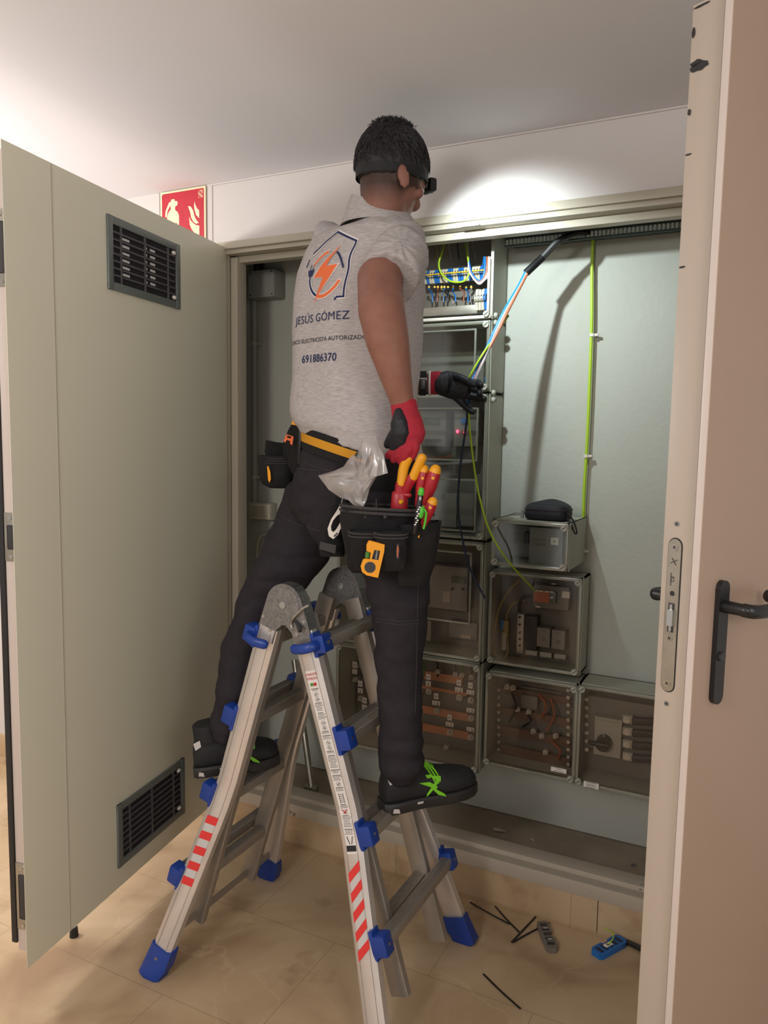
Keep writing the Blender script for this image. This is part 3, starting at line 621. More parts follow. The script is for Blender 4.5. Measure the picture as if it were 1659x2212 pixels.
obj('red_heading', m, 'redink', lab); m = MB(); m.obox(on_rail(1, 0.871, 0.005, 0.0162), n, Y, up, 0.009, 0.0003, 0.008); obj('red_symbol', m, 'redink', lab)
m = MB(); m.obox(on_rail(1, 0.871, -0.005, 0.0162), n, Y, up, 0.009, 0.0003, 0.008); obj('green_symbol', m, 'wgreen', lab)
m = MB(); rs = random.Random(5)
def ln(z, w_, t=0.0013):
    u = up_at(1, z); k = -w_/2
    while k < w_/2:
        e = rs.uniform(0.0015, 0.0042); m.obox(on_rail(1, z, k+e/2, 0.0161), n, (n.cross(u)), u, e, 0.0003, t); k += e+0.0009
z = 0.860
def picto(z, r=0.0058):
    u = up_at(1, z); c = on_rail(1, z, 0.001, 0.0161)
    pts = [c+n*math.cos(a)*r+u*math.sin(a)*r for a in [2*PI*i/16 for i in range(17)]]
    for a, b in zip(pts, pts[1:]): m.cyl(a, b, 0.0003, 4)
    for k in range(3): 
        a = rs.uniform(0, PI); m.obox(c+n*rs.uniform(-.002, .002), n*math.cos(a)+u*math.sin(a), n.cross(u), u*math.cos(a)-n*math.sin(a), 0.007, 0.0003, 0.0008)
blocks = [('t', 2), ('p',), ('p',), ('t', 6), ('t', 5), ('p',), ('p',), ('t', 2), ('t', 3), ('p',), ('p',), ('t', 2), ('t', 9), ('t', 3), ('t', 4), ('p',), ('t', 3), ('L',), ('t', 3), ('p',), ('t', 8), ('t', 4), ('X',), ('A',), ('t', 12)]
for b in blocks:
    if z < 0.488: break
    if b[0] == 't':
        for k in range(b[1]): ln(z, rs.uniform(0.016, 0.024), 0.0018 if k == 0 else 0.0011); z -= 0.0036
        z -= 0.003
    elif b[0] == 'p': z -= 0.004; picto(z); z -= 0.0085
    elif b[0] == 'L':
        z -= 0.012
        for k in (-0.006, 0.006): m.obox(on_rail(1, z, k, 0.0161), n, Y, up, 0.0012, 0.0003, 0.026)
        for k in range(5): m.obox(on_rail(1, z-0.009+0.0045*k, 0, 0.0161), n, Y, up, 0.012, 0.0003, 0.0009)
        z -= 0.016
    elif b[0] == 'X': z = min(z, 0.542)
    elif b[0] == 'A':
        z -= 0.008; u = up_at(1, z)
        for a in (0.28, -0.28): m.obox(on_rail(1, z, a*0.02, 0.0161), (u*math.cos(a)+n*math.sin(a)), n.cross(u), (n*math.cos(a)-u*math.sin(a)), 0.02, 0.0003, 0.002)
        z -= 0.014
u = up_at(1, 0.435); m.obox(on_rail(1, 0.472, 0, 0.0162), n, n.cross(u), u, 0.028, 0.0004, 0.014); obj('print', m, 'ink', lab)
def hazard(s, za, zb, lbl, slope):
    m = MB(); NS = 10
    def strip(mb, z0, z1, sl, lift):
        k = sl
        mb.quad(on_rail(s, z0-k, -0.018, lift), on_rail(s, z0+k, 0.018, lift), on_rail(s, z1+k, 0.018, lift), on_rail(s, z1-k, -0.018, lift))
    strip(m, zb+0.012, za-0.012, 0.0, 0.0158); h = obj('hazard_sticker', m, 'silver', ladder, lbl)
    m = MB(); N = 5; step = (za-zb)/(2*N-1)
    for i in range(N):
        z1 = za - 2*i*step; z0 = z1-step; k = slope
        strip(m, max(z0, zb), min(z1, za), k if 0 < i < N-1 else k*0.9, 0.0164)
    obj('red_stripe', m, 'red', h)
hazard(-1, 0.452, 0.262, 'red and white hazard sticker on the left front rail', 0.004)
hazard(1, 0.432, 0.245, 'red and white hazard sticker on the right front rail', 0.016)
# ------------------------------------------------------------------ enclosures in the recess
def screw(m, p, r=0.011):
    m.cyl(p, p-Y*0.008, r, 18, r*0.92)
def enclosure(name, label, cat, x0, x1, z0, z1, yf, lid='clear', rim=0.022, windows=None, openlid=False, depth_back=BACK, grp=None):
    t = thing(name, label, cat, ((x0+x1)/2, (yf+BACK)/2, z0), 'electrical boxes stacked against the recess wall')
    th = 0.006; m = MB(); yb = BACK-0.004; yl = yf+0.022
    m.box((x0, yb-th, z0), (x1, yb, z1)); m.box((x0, yl, z0), (x0+th, yb, z1)); m.box((x1-th, yl, z0), (x1, yb, z1)); m.box((x0, yl, z0), (x1, yb, z0+th)); m.box((x0, yl, z1-th), (x1, yb, z1))
    m.box((x0-0.002, yl-0.004, z0-0.002), (x0+0.008, yl+0.008, z1+0.002)); m.box((x1-0.008, yl-0.004, z0-0.002), (x1+0.002, yl+0.008, z1+0.002))
    m.box((x0, yl-0.004, z1-0.006), (x1, yl+0.008, z1+0.002)); m.box((x0, yl-0.004, z0-0.002), (x1, yl+0.008, z0+0.006))
    obj('body', m, 'encl', t)
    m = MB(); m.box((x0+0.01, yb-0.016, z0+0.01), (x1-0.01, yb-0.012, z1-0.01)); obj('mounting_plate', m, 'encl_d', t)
    if not openlid:
        m = MB(); y0, y1 = yf+0.003, yl-0.005
        m.box((x0, y0, z0), (x0+rim*0.5, y1, z1), 0.002); m.box((x1-rim*0.5, y0, z0), (x1, y1, z1), 0.002); m.box((x0, y0, z0), (x1, y1, z0+rim*0.5), 0.002); m.box((x0, y0, z1-rim*0.5), (x1, y1, z1), 0.002)
        l = obj('lid_rim', m, 'rim', t)
        m = MB(); m.box((x0+0.008, yf+0.004, z0+0.008), (x1-0.008, yf+0.006, z1-0.008)); obj('lid_pane', m, lid, l)
        for a, b, c_, d_ in (windows or []):     # raised windows on the lid
            m = MB(); k = 0.006; y = yf-0.004
            for q in (((a, y, c_), (a+k, y+0.009, d_)), ((b-k, y, c_), (b, y+0.009, d_)), ((a, y, c_), (b, y+0.009, c_+k)), ((a, y, d_-k), (b, y+0.009, d_))): m.box(q[0], q[1], 0.002)
            obj('window_rim', m, 'rim', l)
    for x in (x0+0.013, x1-0.013):
        for z in (z0+0.013, z1-0.013):
            m = MB(); screw(m, V((x, yf+0.004, z))); s = obj('lid_screw', m, 'encl', t)
            m = MB(); m.obox((x, yf-0.0045, z), (1, 0, 0.8), Y, (-0.8, 0, 1), 0.016, 0.001, 0.002); obj('screw_slot', m, 'darkp', s)
    return t
XL, XR = -1.43, -0.858
YE = 2.46
def pt(px, py, y=2.575): return at(px, py, y)
def pbox(m, a, b, y0, y1, bev=0.001):      # a box between two pixels, standing at depth y0..y1
    p, q = at(a[0], a[1], y0), at(b[0], b[1], y0); return m.box((min(p.x, q.x), y0, min(p.z, q.z)), (max(p.x, q.x), y1, max(p.z, q.z)), bev)

# -- top: open terminal cabinet
cab = enclosure('terminal_cabinet', 'open terminal cabinet full of blue and cream terminals, topmost of the stack behind the man', 'electrical box', XL, XR, 1.893, 2.30, YE, openlid=True)
m = MB()
for q in (((XR-0.014, YE+0.004, 1.90), (XR-0.006, YE+0.016, 2.085)), ((XL, YE+0.004, 1.893), (XR, YE+0.016, 1.903))): m.box(q[0], q[1], 0.002)
obj('seal_lip', m, 'white', cab)
m = MB(); p = pt(905, 665, 2.54); m.box((XL+0.02, 2.548, p.z-0.030), (XR-0.04, 2.560, p.z), 0.001); r_ = obj('mounting_rail', m, 'steel', cab)
m = MB(); q = pt(980, 653, 2.547); m.cyl(q, q-Y*0.006, 0.006, 12); obj('rail_screw', m, 'chrome', r_)
zt = pt(950, 595, 2.53).z; cols = ['tgrey', 'tgrey', 'tblue', 'tblue', 'tgrey', 'tgrey', 'tgrey', 'tblue', 'tgrey', 'tgrey', 'tblue', 'tblue', 'tgrey', 'tgrey', 'tblue', 'tblue', 'tgrey', 'tgrey', 'tgrey', 'tblue', 'tblue', 'tgrey', 'tgrey', 'tblue']
x = XR-0.030; i = 0; pitch = 0.0098
xs = []
while x > -1.14: xs.append(x); x -= pitch
def terminal(x, z, c, parent, tall=0.040, y0=2.515):
    m = MB(); m.prism([(0, -tall*0.62), (0.016, -tall*0.62), (0.022, -tall*0.2), (0.034, -tall*0.15), (0.034, tall*0.15), (0.022, tall*0.2), (0.016, tall*0.5), (0, tall*0.5)], V((x-0.0044, y0+0.034, z)), -Y, Z, X, 0.0088)
    b = obj('terminal_block', m, c, parent)
    m = MB()
    for dz in (-tall*0.33, tall*0.35): m.cyl((x, y0+0.0175, z+dz), (x, y0+0.0165, z+dz), 0.0028, 8)
    for dz in (-0.006, 0.006): m.cyl((x, y0+0.0005, z+dz), (x, y0-0.0005, z+dz), 0.0026, 8)
    obj('screw_hole', m, 'black', b); return b
for x in xs: terminal(x, zt, cols[i % len(cols)], cab); i += 1
m = MB()
for k in range(0, len(xs)-1, 4): m.box((xs[min(k+3, len(xs)-1)]-0.004, 2.508, zt-0.001), (xs[k]+0.004, 2.513, zt+0.0025))
obj('bridge_bar', m, 'tyel', cab)
for k in range(4):
    q = pt(1043+0, 645, 2.53); terminal(q.x+0.014-0.0105*(3-k)+0.0, q.z, 'tblue' if k == 3 else 'tgrey', cab, 0.062, 2.505)
rs = random.Random(11); wc = ['wgrey', 'wblue', 'wnavy', 'wbrown', 'wyellow', 'wblue', 'wnavy', 'wblue', 'wbrown', 'wblue', 'wgrey', 'wblue', 'wnavy']
for k, px in enumerate((915, 927, 939, 946, 954, 960, 968, 979, 994, 1007, 1018)):
    a = pt(px, 617, 2.53); b = pt(px+rs.uniform(-3, 8), 640, 2.56); m = MB(); m.tube([a, a-Z*0.012, (a+b)/2+V((rs.uniform(-.008, .008), 0, 0)), b, b-Z*0.02], 0.0024, 7); w_ = obj('wire', m, wc[k], cab)
    m = MB(); m.cyl(a-Z*0.002, a-Z*0.008, 0.0042, 8); obj('ferrule_marker', m, 'tyel', w_)
for k, px in enumerate((908, 935, 946, 964, 983, 1017, 1034, 1044, 1051, 1057)):
    a = pt(px, 667, 2.56); b = pt(px, 682, 2.565); m = MB(); m.cyl(a, b, 0.003, 8); w_ = obj('wire', m, wc[(k*3+1) % 13], cab)
    if k > 5: m = MB(); m.cyl(a-Z*0.003, a-Z*0.014, 0.0048, 8); obj('ferrule_marker', m, 'tyel', w_)
def wire(parent, nm, col, pts, r): m = MB(); m.tube(pts, r, 8); return obj(nm, m, col, parent)
yy = 2.49
wire(cab, 'wire', 'wyg', [at(962, 515, 2.56), at(955, 545, 2.50), at(948, 570, yy), at(955, 593, yy), at(975, 608, yy), at(1000, 608, yy), at(1012, 595, yy), at(1013, 575, 2.50), at(1008, 540, 2.52), at(1003, 510, 2.58)], 0.0032)
for k, (c, o_) in enumerate((('wblue', 0), ('wbrown', 4), ('wwhite', 8), ('wwhite', 12))):
    wire(cab, 'wire', c, [at(1004+o_*.5, 520, 2.56), at(1012, 560, 2.51), at(1018-o_*.3, 587, yy), at(1030, 604+o_*.5, yy), at(1040, 604+o_*.6, yy), at(1046+o_, 590, yy), at(1048+o_*1.1, 565, yy), at(1046+o_*1.2, 556, 2.50), at(1043+o_, 580, 2.53)], 0.0030)
for k in range(7):
    a = at(925+k*17, 480, 2.6); wire(cab, 'wire', ['wgrey', 'wnavy', 'wyellow', 'wgrey', 'wnavy', 'wgreen', 'wgrey'][k], [a, a+V((rs.uniform(-.02, .02), -0.03, -0.04)), at(905+k*21+rs.uniform(-8, 8), 560, 2.55)], 0.002)

# -- second: empty clear-lidded box
box2 = enclosure('blank_enclosure', 'empty clear-lidded box right under the terminal cabinet', 'electrical box', XL, XR, 1.655, 1.885, YE, windows=[(XL+0.04, XR-0.045, 1.68, 1.86)])
wire(box2, 'hook', 'darkp', [at(957, 708, 2.58), at(957, 725, 2.58), at(957, 748, 2.58)], 0.002)
wire(box2, 'wire', 'wblue', [at(1048, 815, 2.55), at(1050, 830, 2.55), at(1046, 842, 2.55)], 0.003)
# -- third: two meter windows, red indicator
box3 = enclosure('meter_box', 'tall clear-lidded meter box with a red indicator light, third in the stack behind the man', 'electrical box', XL, XR, 1.155, 1.645, YE, windows=[(XL+0.05, XR-0.03, 1.42, 1.60), (XL+0.05, XR-0.03, 1.18, 1.36)])
def meter(parent, a, b, y=2.53, lcd=None, nm='energy_meter'):
    m = MB(); pbox(m, a, b, y, 2.60, 0.004); g = obj(nm, m, 'plate', parent)
    if lcd: m = MB(); pbox(m, lcd[0], lcd[1], y-0.002, y, 0.0005); obj('display', m, 'lcd', g)
    return g
g = meter(box3, (900, 888), (962, 965), lcd=((915, 903), (950, 918)))
m = MB()
for k in range(9): pbox(m, (918+4*k, 948), (920+4*k, 955), 2.5285, 2.53, 0)
obj('barcode', m, 'darkp', g)
g = meter(box3, (981, 888), (1028, 965)); m = MB(); pbox(m, (995, 903), (1011, 915), 2.524, 2.53, 0.001); obj('breaker_toggle', m, 'tblue', g)
m = MB(); q = at(988, 932, 2.527); m.ell(q, (X, Y, Z), (0.005, 0.004, 0.006), 12); q = at(1003, 934, 2.527); m.ell(q, (X, Y, Z), (0.0028, 0.003, 0.0028), 12); obj('indicator_lamp', m, 'led', g, 'red glowing indicator lamp')
meter(box3, (940, 1062), (985, 1140), lcd=((945, 1058+8), (960, 1080))); meter(box3, (990, 1060), (1022, 1138), nm='breaker')
wire(box3, 'wire', 'wbrown', [at(905, 985, 2.57), at(940, 990, 2.57), at(975, 985, 2.57)], 0.004); wire(box3, 'wire', 'wgrey', [at(900, 1000, 2.57), at(960, 1002, 2.57), at(1020, 998, 2.57)], 0.005)
# -- fourth: meter with display
box4 = enclosure('display_meter_box', 'clear-lidded box with a grey digital meter, level with the ladder hinges', 'electrical box', XL, XR, 0.732, 1.143, YE, lid='smoke', windows=[(XL+0.05, XR-0.04, 0.86, 1.11)])
g = meter(box4, (915, 1218), (1008, 1322), lcd=((975, 1243), (1006, 1262))); m = MB()
for px in (978, 1000): q = at(px, 1272, 2.53); m.cyl(q, q-Y*0.004, 0.005, 12)
obj('button', m, 'darkp', g); m = MB(); pbox(m, (957, 1276), (972, 1302), 2.526, 2.529, 0); obj('card', m, 'paper', g)
m = MB(); pbox(m, (970, 1340), (1030, 1385), 2.56, 2.60, 0.003); obj('junction_block', m, 'plate', box4)
m = MB(); pbox(m, (915, 1340), (930, 1385), 2.555, 2.56, 0); pbox(m, (995, 1371), (1017, 1380), 2.5, 2.503, 0); obj('paper_strip', m, 'paper', box4)
# -- bottom: numbered fuse bases
box5 = enclosure('numbered_terminal_box', 'bottom box of the stack, with numbered white tags and copper bars behind the legs', 'electrical box', -1.43, XR, 0.335, 0.722, YE, lid='smoke')
m = MB()
for a, b in (((770, 1480), (812, 1489)), ((905, 1486), (1008, 1497)), ((870, 1532), (1010, 1542)), ((880, 1572), (1012, 1582)), ((780, 1560), (812, 1568)), ((850, 1455), (1000, 1463))):
    pbox(m, a, b, 2.572, 2.578, 0)
obj('busbar', m, 'copper', box5)
def bolt_at(m, px, py, r=0.010):
    q = at(px, py, 2.56); m.cyl(q+Y*0.02, q, r*1.15, 16); m.cyl(q, q-Y*0.010, r*0.75, 6); m.cyl(q-Y*0.01, q-Y*0.020, r*0.38, 8)
for n_, px, py in (('1', 766, 1451), ('2', 778, 1492), ('3', 787, 1528), ('4', 806, 1495), ('4', 808, 1531), ('9', 925, 1477), ('10', 942, 1519), ('11', 971, 1565), ('12', 991, 1490), ('13', 1016, 1496), ('13', 1016, 1535), ('13', 1016, 1576)):
    m = MB(); w_ = 5 if len(n_) == 1 else 8
    pbox(m, (px-w_, py-6), (px+w_, py+6), 2.545, 2.548, 0)
    if n_ != '13' or py < 1500: pbox(m, (px-4.5, py-22), (px+4.5, py-8), 2.545, 2.548, 0)
    g = obj('number_tag', m, 'tag', box5)
    m = MB(); q = at(px, py+4, 2.5445); text_bm(m, n_ if len(n_) == 1 else n_[0]+' '+n_[1], q, X, Z, 0.0105, bold=0.0003)
    if n_ != '13' or py < 1500:
        for k in range(3): q = at(px-2+2*k, py-15, 2.5445); m.box((q.x-0.0006, 2.5442, q.z-0.004), (q.x+0.0006, 2.5448, q.z+0.002+0.002*(k % 2)))
    obj('number_print', m, 'ink', g)
    m = MB(); bolt_at(m, px+1, py+17); obj('terminal_bolt', m, 'bolt', box5)
m = MB()
for px, py in ((769, 1440), (800, 1470), (945, 1451), (983, 1457), (997, 1459), (1018, 1463), (963, 1615), (905, 1500), (790, 1560)): bolt_at(m, px, py, 0.0075)
obj('stud', m, 'bolt', box5)
rs = random.Random(2)
for k, px in enumerate((765, 785, 800, 915, 945, 984, 997, 1017, 1030)): wire(box5, 'wire', 'wnavy' if k % 3 else 'wgreen', [at(px, 1430, 2.59), at(px+rs.uniform(-4, 4), 1445, 2.57), at(px+rs.uniform(-3, 3), 1462, 2.57)], 0.0035)
# hinges on the side of the stack
for i, (px, py) in enumerate(((1094, 688), (1086, 856))):
    q = at(px, py, 2.50); m = MB()
    for dz in (-0.012, 0.012): m.ell((XR+0.006, 2.50, q.z+dz), (X, Y, Z), (0.009, 0.010, 0.010), 14)
    g = obj('coupling_lug', m, 'encl', (box2, box3)[i]); m = MB()
    for dz in (-0.012, 0.012): m.cyl((XR+0.0145, 2.50, q.z+dz), (XR+0.0158, 2.50, q.z+dz), 0.004, 10)
    obj('lug_screw', m, 'darkp', g)

# -- right column
def rect_at(a, b, y): p, q = at(a[0], a[1], y), at(b[0], b[1], y); return min(p.x, q.x), max(p.x, q.x), min(p.z, q.z), max(p.z, q.z)
y1_ = 2.362; bx = rect_at((1062, 1122), (1224, 1236), y1_)
boxA = enclosure('small_meter_box', 'small deep clear-lidded box under the black pouch, right of the tall stack', 'electrical box', bx[0], bx[1], bx[2], bx[3], y1_)
g = meter(boxA, (1095, 1133), (1150, 1205), 2.50, nm='rear_component'); m = MB(); pbox(m, (1112, 1150), (1132, 1172), 2.497, 2.50, 0.001); obj('recess_plate', m, 'encl_d', g)
g = meter(boxA, (1144, 1138), (1214, 1226), 2.42, nm='control_unit'); m = MB(); pbox(m, (1190, 1161), (1206, 1178), 2.417, 2.42, 0); obj('paper_tag', m, 'tag', g)
m = MB()
for i in range(5):
    for j in range(2): pbox(m, (1150+6*i, 1163+10*j), (1154+6*i, 1170+10*j), 2.4185, 2.42, 0)
obj('key', m, 'encl_d', g); m = MB(); q = at(1198, 1170, 2.4165); m.cyl(q, q-Y*0.001, 0.0025, 10); obj('tag_hole', m, 'black', g)
m = MB(); pbox(m, (1131, 1150), (1142, 1175), 2.46, 2.50, 0.002); obj('lock_block', m, 'darkp', boxA)
bx = rect_at((1057, 1232), (1249, 1461), 2.50)
boxB = enclosure('surge_protector_box', 'large clear-lidded box with orange surge protector and looped ochre wires', 'electrical box', bx[0], bx[1], bx[2], bx[3], 2.497, lid='smoke')
g = meter(boxB, (1152, 1262), (1228, 1320), 2.565, nm='surge_protector'); m = MB(); pbox(m, (1153, 1275), (1186, 1303), 2.545, 2.565, 0.001); obj('orange_module', m, 'spd', g)
m = MB(); pbox(m, (1187, 1278), (1200, 1304), 2.547, 2.565, 0.001); obj('grey_module', m, 'vent', g)
m = MB()
for k in range(4): pbox(m, (1154+11*k, 1274+k), (1163+11*k, 1278+k), 2.543, 2.546, 0)
for a, b in (((1157, 1309), (1167, 1313)), ((1191, 1260), (1201, 1263)), ((1188, 1289), (1195, 1293))): pbox(m, a, b, 2.543, 2.546, 0)
obj('marker', m, 'tag', g); m = MB(); pbox(m, (1214, 1277), (1230, 1293), 2.553, 2.556, 0); q = at(1222, 1285, 2.5525); obj('paper_tag', m, 'tag', g)
for a in ((1160, 1355), (1192, 1360)):
    m = MB(); pbox(m, a, (a[0]+27, a[1]+45), 2.55, 2.60, 0.002); g = obj('fuse_holder', m, 'plate', boxB); m = MB(); q = at(a[0]+14, a[1]+26, 2.55); m.cyl(q, q-Y*0.002, 0.007, 16); pbox(m, (a[0]+10, a[1]+7), (a[0]+17, a[1]+10), 2.548, 2.55, 0); obj('fuse_cap', m, 'encl_d', g)
m = MB(); pbox(m, (1132, 1330), (1158, 1405), 2.555, 2.60, 0.003); obj('breaker', m, 'darkp', boxB)
m = MB(); pbox(m, (1118, 1326), (1129, 1412), 2.575, 2.58, 0.001); g = obj('earth_bar', m, 'bolt', boxB); m = MB()
for py in (1333, 1349, 1366, 1380, 1394): q = at(1123, py, 2.574); m.cyl(q, q-Y*0.005, 0.004, 10)
obj('earth_screw', m, 'darkp', g)
for k in range(3):
    m = MB(); pbox(m, (1135+31*k, 1404+4*k), (1160+31*k, 1418+4*k), 2.56, 2.58, 0.002); obj('clip', m, 'encl', boxB)
yb_ = 2.56
wire(boxB, 'wire', 'wyellow', [at(1122, 1252, yb_), at(1100, 1276, yb_), at(1080, 1310, yb_), at(1070, 1350, yb_), at(1066, 1385, yb_), at(1072, 1418, yb_), at(1088, 1424, yb_), at(1097, 1405, yb_), at(1095, 1375, yb_)], 0.0035)
wire(boxB, 'wire', 'wyellow', [at(1135, 1296, yb_), at(1110, 1303, yb_), at(1096, 1325, yb_), at(1093, 1345, yb_), at(1090, 1372, yb_)], 0.003)
wire(boxB, 'wire', 'black', [at(1148, 1287, yb_), at(1132, 1290, yb_), at(1123, 1302, yb_), at(1122, 1322, yb_)], 0.006)
m = MB(); pbox(m, (1087, 1340), (1097, 1378), 2.55, 2.57, 0.003); obj('connector', m, 'wyellow', boxB); m = MB(); pbox(m, (1081, 1338), (1087, 1360), 2.55, 2.57, 0.003); obj('connector', m, 'tblue', boxB)
m = MB(); pbox(m, (1084, 1366), (1093, 1406), 2.548, 2.565, 0.003); obj('crimp_sleeve', m, 'encl', boxB)
bx = rect_at((1050, 1450), (1241, 1692), 2.49)
boxC = enclosure('tinted_busbar_box', 'brown-tinted box with dim copper bars, bottom of the second column', 'electrical box', bx[0], bx[1], 0.365, bx[3], 2.482, lid='smoke')
m = MB()
for py in (1498, 1544, 1585, 1628): pbox(m, (1080, py), (1232, py+10), 2.585, 2.59, 0)
obj('busbar', m, 'copper_dull', boxC); m = MB()
for px, py in ((1095, 1484), (1108, 1486), (1118, 1532), (1142, 1538), (1152, 1580), (1178, 1625), (1170, 1590), (1200, 1590)): bolt_at(m, px, py, 0.008)
for k in range(11): 
    for px in (1078, 1228): q = at(px, 1490+16*k, 2.575); m.cyl(q, q-Y*0.006, 0.006, 12)
obj('terminal_bolt', m, 'bolt', boxC)
m = MB(); pbox(m, (1123, 1482), (1215, 1500), 2.56, 2.58, 0.003); pbox(m, (1125, 1500), (1160, 1535), 2.565, 2.58, 0.003); obj('fuse_carrier', m, 'encl_d', boxC)
for k, (a, b) in enumerate((((1165, 1500), (1170, 1550)), ((1140, 1545), (1130, 1570)), ((1190, 1510), (1180, 1580)), ((1105, 1495), (1100, 1560)), ((1190, 1600), (1205, 1640)))): wire(boxC, 'wire', 'black' if k % 2 else 'wbrown', [at(a[0], a[1], 2.57), at((a[0]+b[0])/2+12, (a[1]+b[1])/2, 2.55), at(b[0], b[1], 2.57)], 0.004)
m = MB(); pbox(m, (1190, 1656), (1223, 1672), 2.480, 2.4835, 0); g = obj('paper_label', m, 'tag', boxC)
m = MB()
def pline(m, px0, px1, py): p, q = at((px0+px1)/2, py, 2.4795), at(px1, py, 2.4795); m.box((2*p.x-q.x, 2.4795, p.z-0.0006), (q.x, 2.4802, p.z+0.0006))
pline(m, 1202, 1213, 1662); pline(m, 1196, 1218, 1666.5); obj('label_print', m, 'ink', g)
bx = rect_at((1250, 1478), (1470, 1700), 2.49)
boxD = enclosure('isolator_box', 'box with black rotary knob and four round fuses, lowest right by the door edge', 'electrical box', bx[0], -0.16, 0.363, bx[3], 2.482, lid='smoke')
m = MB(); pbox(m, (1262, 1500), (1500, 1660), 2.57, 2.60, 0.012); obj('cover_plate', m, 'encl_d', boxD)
m = MB(); pbox(m, (1285, 1546), (1340, 1640), 2.54, 2.57, 0.003); pbox(m, (1290, 1548), (1335, 1562), 2.535, 2.54, 0.001); sw = obj('isolator_switch', m, 'encl', boxD)
q = at(1303, 1607, 2.52); m = MB(); m.cyl(q+Y*0.02, q-Y*0.01, 0.026, 30, 0.024); m.chain([(q+V((0.018, -0.014, 0.002)), 0.010), (q+V((-0.040, -0.014, 0.002)), 0.008)], side=Z); obj('rotary_knob', m, 'blackp', sw)
m = MB(); q2 = at(1304, 1592, 2.508); text_bm(m, 'O', q2, X, Z, 0.007); obj('knob_mark', m, 'tag', sw)
for py in (1555, 1581, 1608, 1635):
    m = MB(); pbox(m, (1345, py-11), (1366, py+10), 2.545, 2.57, 0.002); g = obj('fuse_base', m, 'encl', boxD)
    q = at(1354, py, 2.545); m = MB(); m.cyl(q, q-Y*0.004, 0.011, 20); m.cyl(q-Y*0.004, q-Y*0.007, 0.006, 16); obj('round_fuse', m, 'bolt', g)
    wire(boxD, 'cable', 'darkp', [at(1366, py+2, 2.55), at(1400, py+4, 2.55), at(1480, py+10, 2.55)], 0.013)
m = MB()
for k in range(7): q = at(1268, 1510+18*k, 2.565); m.cyl(q, q-Y*0.006, 0.007, 12)
obj('terminal_bolt', m, 'bolt', boxD)
m = MB(); pbox(m, (1261, 1687), (1293, 1706), 2.480, 2.4835, 0); g = obj('paper_label', m, 'tag', boxD)
m = MB()
for k in range(4): pline(m, 1266, 1288-3*(k % 2), 1691.5+3.3*k)
obj('label_print', m, 'ink', g)

# ------------------------------------------------------------------ cable tray, pipes, cables
TZ = at(1280, 505, 2.505).z
m = MB(); m.box((-0.83, 2.51, TZ+0.006), (0.49, 2.62, TZ+0.09), 0.004); tr = obj('cable_tray', m, 'duct'); tag(tr, 'dark green slotted cable tray along the top of the recess', 'cable tray')
m = MB(); x = -0.825
while x < 0.0: m.box((x, 2.503, TZ-0.008), (x+0.006, 2.512, TZ+0.008)); x += 0.0125
obj('duct_teeth', m, 'ductw', tr); m = MB(); m.box((-0.83, 2.504, TZ+0.008), (0.49, 2.512, TZ+0.016)); m.box((-0.83, 2.506, TZ-0.014), (0.49, 2.513, TZ-0.008)); obj('tray_edge', m, 'duct', tr)
m = MB(); m.box((-0.87, 2.30+0.09, 2.30), (0.5, 2.62, 2.34)); m.box((-2.0, 2.39, 2.30), (-1.43, 2.62, 2.34)); struct('trim_8', m, 'duct')
yc = 2.44
cab_b = thing('cable_bundle', 'black corrugated conduit with blue, brown and green cables held in the left glove', 'cable', at(1022, 815, 2.24))
wire(cab_b, 'corrugated_conduit', 'black', [at(1300, 500, 2.55), at(1262, 503, 2.50), at(1235, 507, 2.48), at(1205, 522, yc), at(1172, 556, yc), at(1136, 590, 2.42)], 0.0105)
m = MB(); P = smooth([at(1172, 556, yc), at(1154, 573, 2.43), at(1136, 590, 2.42)], 14)
for a, b in zip(P[::1], P[1::1]): m.cyl(a, a+(b-a)*0.55, 0.0122, 14)
obj('conduit_ridge', m, 'blackp', cab_b)
H_ = at(1020, 822, 2.24)
def cpath(o1, o2, o3, e): return [at(1140+o1, 585, 2.42), at(1122+o1, 620, 2.40), at(1092+o2, 670, 2.36), at(1068+o2, 720, 2.32), at(1042+o3, 775, 2.27), at(1022+e, 822, 2.24)]
wire(cab_b, 'blue_cable', 'wblue', cpath(-3, -2, -1, -2), 0.0048)
wire(cab_b, 'brown_cable', 'wbrown', cpath(2, 6, 3, 2), 0.0044)
wire(cab_b, 'grey_cable', 'wgrey', cpath(0, 2, 5, 4), 0.0044)
wire(cab_b, 'green_cable', 'wyg', [at(1098, 682, 2.38), at(1086, 700, 2.345), at(1068, 730, 2.32), at(1046, 760, 2.27), at(1022, 800, 2.24), at(1010, 822, 2.24)], 0.0034)
wire(cab_b, 'dark_blue_tail', 'wnavy', [at(1020, 830, 2.25), at(1014, 870, 2.25), at(1004, 940, 2.29), at(993, 1020, 2.33), at(990, 1100, 2.38), at(1000, 1170, 2.41), at(1018, 1235, 2.43), at(1048, 1293, 2.44)], 0.0036)
wire(cab_b, 'blue_tail', 'wblue', [at(1018, 830, 2.25), at(1014, 862, 2.25), at(1009, 900, 2.27)], 0.0048)
wire(cab_b, 'yellow_green_tail', 'wyg', [at(1012, 880, 2.25), at(1015, 930, 2.28), at(1023, 1000, 2.31), at(1035, 1070, 2.32), at(1055, 1140, 2.325), at(1085, 1195, 2.33), at(1120, 1238, 2.40), at(1158, 1278, 2.53)], 0.0030)
e_ = wire(None, 'earth_cable', 'wyg', [at(1284, 470, 2.60), at(1279, 560, 2.61), at(1278, 700, 2.61), at(1273, 850, 2.61), at(1268, 960, 2.61), at(1262, 1060, 2.61), at(1258, 1180, 2.61), at(1250, 1215, 2.60)], 0.0055)
tag(e_, 'yellow-green earth cable clipped straight down the lit recess wall', 'cable')
